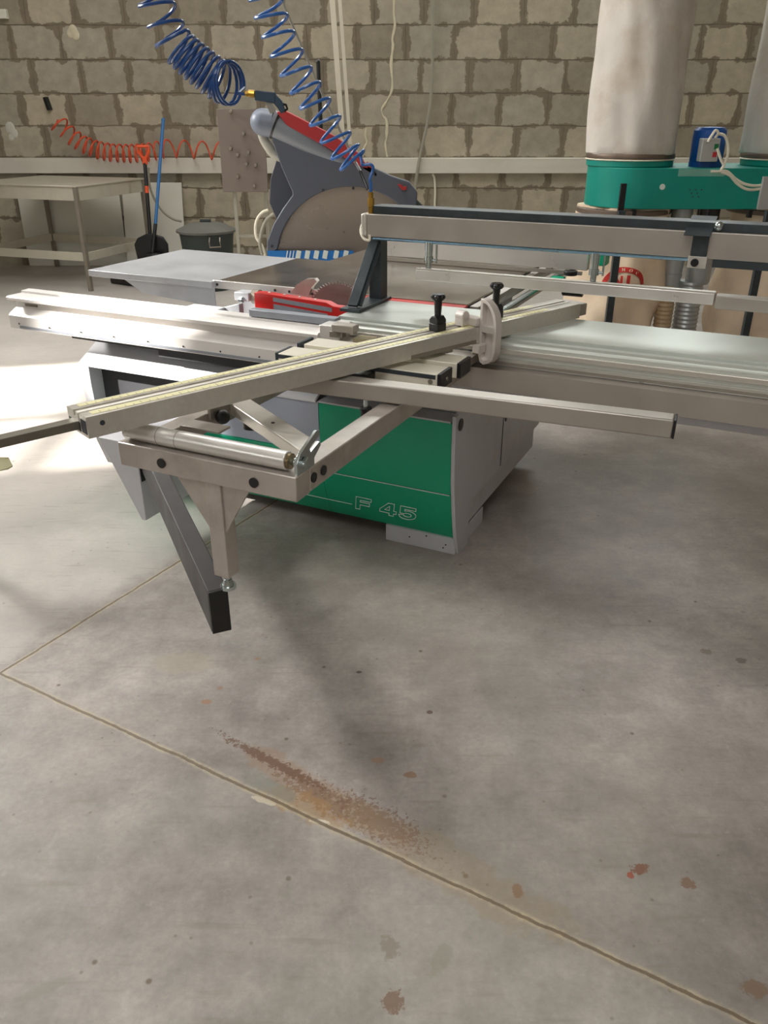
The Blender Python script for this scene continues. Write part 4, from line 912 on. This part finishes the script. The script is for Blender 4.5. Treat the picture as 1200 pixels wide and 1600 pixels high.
MB().lathe([(.060, .65), (.066, .66), (.062, .74), (.068, zb2)], c=(xx + .01, -.12, 0), seg=32, wob=lambda a, z: .004 * math.sin(a * 9 + z * 60)).build('wrapped_duct', mat('black_film_wrap', (40, 38, 40), .3), dc)
# red print on the left sack
cxp = B1 - mx_ ; prx = MB()
pc = at(975, 448, DY - .02); zc = pc.z; rS = RB + .058
def on_sack(u, v):   # u along the cloth, v height
    a = -math.pi / 2 + (u) / rS + (pc.x - B1) / rS
    rr = RB + .045 * math.sin(math.pi * min(1, (zc + v) / zb2 * 1.05)) + .008 + .020 * math.sin(a * 2 + (zc + v) * 5 + B1 * 3) + .014 * math.sin(a * 5 - (zc + v) * 9 + B1) + .010 * math.sin(a * 9 + (zc + v) * 14)
    return Vector((cxp + rr * math.cos(a), rr * math.sin(a), zc + v))
bmq = prx.bm
def quad_strip(f, n):
    prev = None
    for i in range(n + 1):
        A, B = f(i / n); va_, vb_ = bmq.verts.new(A), bmq.verts.new(B)
        if prev: bmq.faces.new((prev[0], va_, vb_, prev[1]))
        prev = (va_, vb_)
for (t0, t1) in ((5, 175),):
    quad_strip(lambda t, t0=t0, t1=t1: (on_sack(    .150 * math.cos(math.radians(t0 + (t1 - t0) * t)), .120 * math.sin(math.radians(t0 + (t1 - t0) * t))), on_sack(.118 * math.cos(math.radians(t0 + (t1 - t0) * t)), .088 * math.sin(math.radians(t0 + (t1 - t0) * t)))), 40)
def segm(u0, v0, u1, v1, wd_):
    quad_strip(lambda t: (on_sack(u0 + (u1 - u0) * t - wd_ / 2, v0 + (v1 - v0) * t), on_sack(u0 + (u1 - u0) * t + wd_ / 2, v0 + (v1 - v0) * t)), 4)
segm(-.070, .0, -.070, .065, .016); segm(-.070, .065, -.02, .0, .020); segm(-.02, .0, -.02, .065, .016); segm(.025, .0, .025, .07, .022); segm(.05, .0, .05, .014, .04)
prt = prx.build('sack_print', REDPR, dc, label='red arc print on the left sack')
lx = MB(); bmq = lx.bm; _os = on_sack
def on_sack(u, v):
    q = _os(u, v); c = Vector((cxp, 0, q.z)); return q + (q - c).normalized() * .003
GLY = {'V': [((-.5, .5), (0, -.5)), ((0, -.5), (.5, .5))], 'N': [((-.4, -.5), (-.4, .5)), ((-.4, .5), (.4, -.5)), ((.4, -.5), (.4, .5))],
       'O': [((-.4, -.3), (-.4, .3)), ((-.4, .3), (0, .5)), ((0, .5), (.4, .3)), ((.4, .3), (.4, -.3)), ((.4, -.3), (0, -.5)), ((0, -.5), (-.4, -.3))],
       'C': [((.4, .35), (0, .5)), ((0, .5), (-.4, .25)), ((-.4, .25), (-.4, -.25)), ((-.4, -.25), (0, -.5)), ((0, -.5), (.4, -.35))]}
for ch, deg in (('V', 130), ('N', 96), ('O', 76), ('C', 56)):
    t = math.radians(deg); cu, cv = .134 * math.cos(t), .104 * math.sin(t); ro = t - math.pi / 2; k_ = .018
    for (a_, b_) in GLY[ch]:
        pa, pb = [(cu + k_ * (p_[0] * math.cos(ro) - p_[1] * math.sin(ro)), cv + k_ * (p_[0] * math.sin(ro) + p_[1] * math.cos(ro))) for p_ in (a_, b_)]
        segm(pa[0], pa[1], pb[0], pb[1] + 1e-4, .0045)
lx.build('sack_letters', SACK, prt)
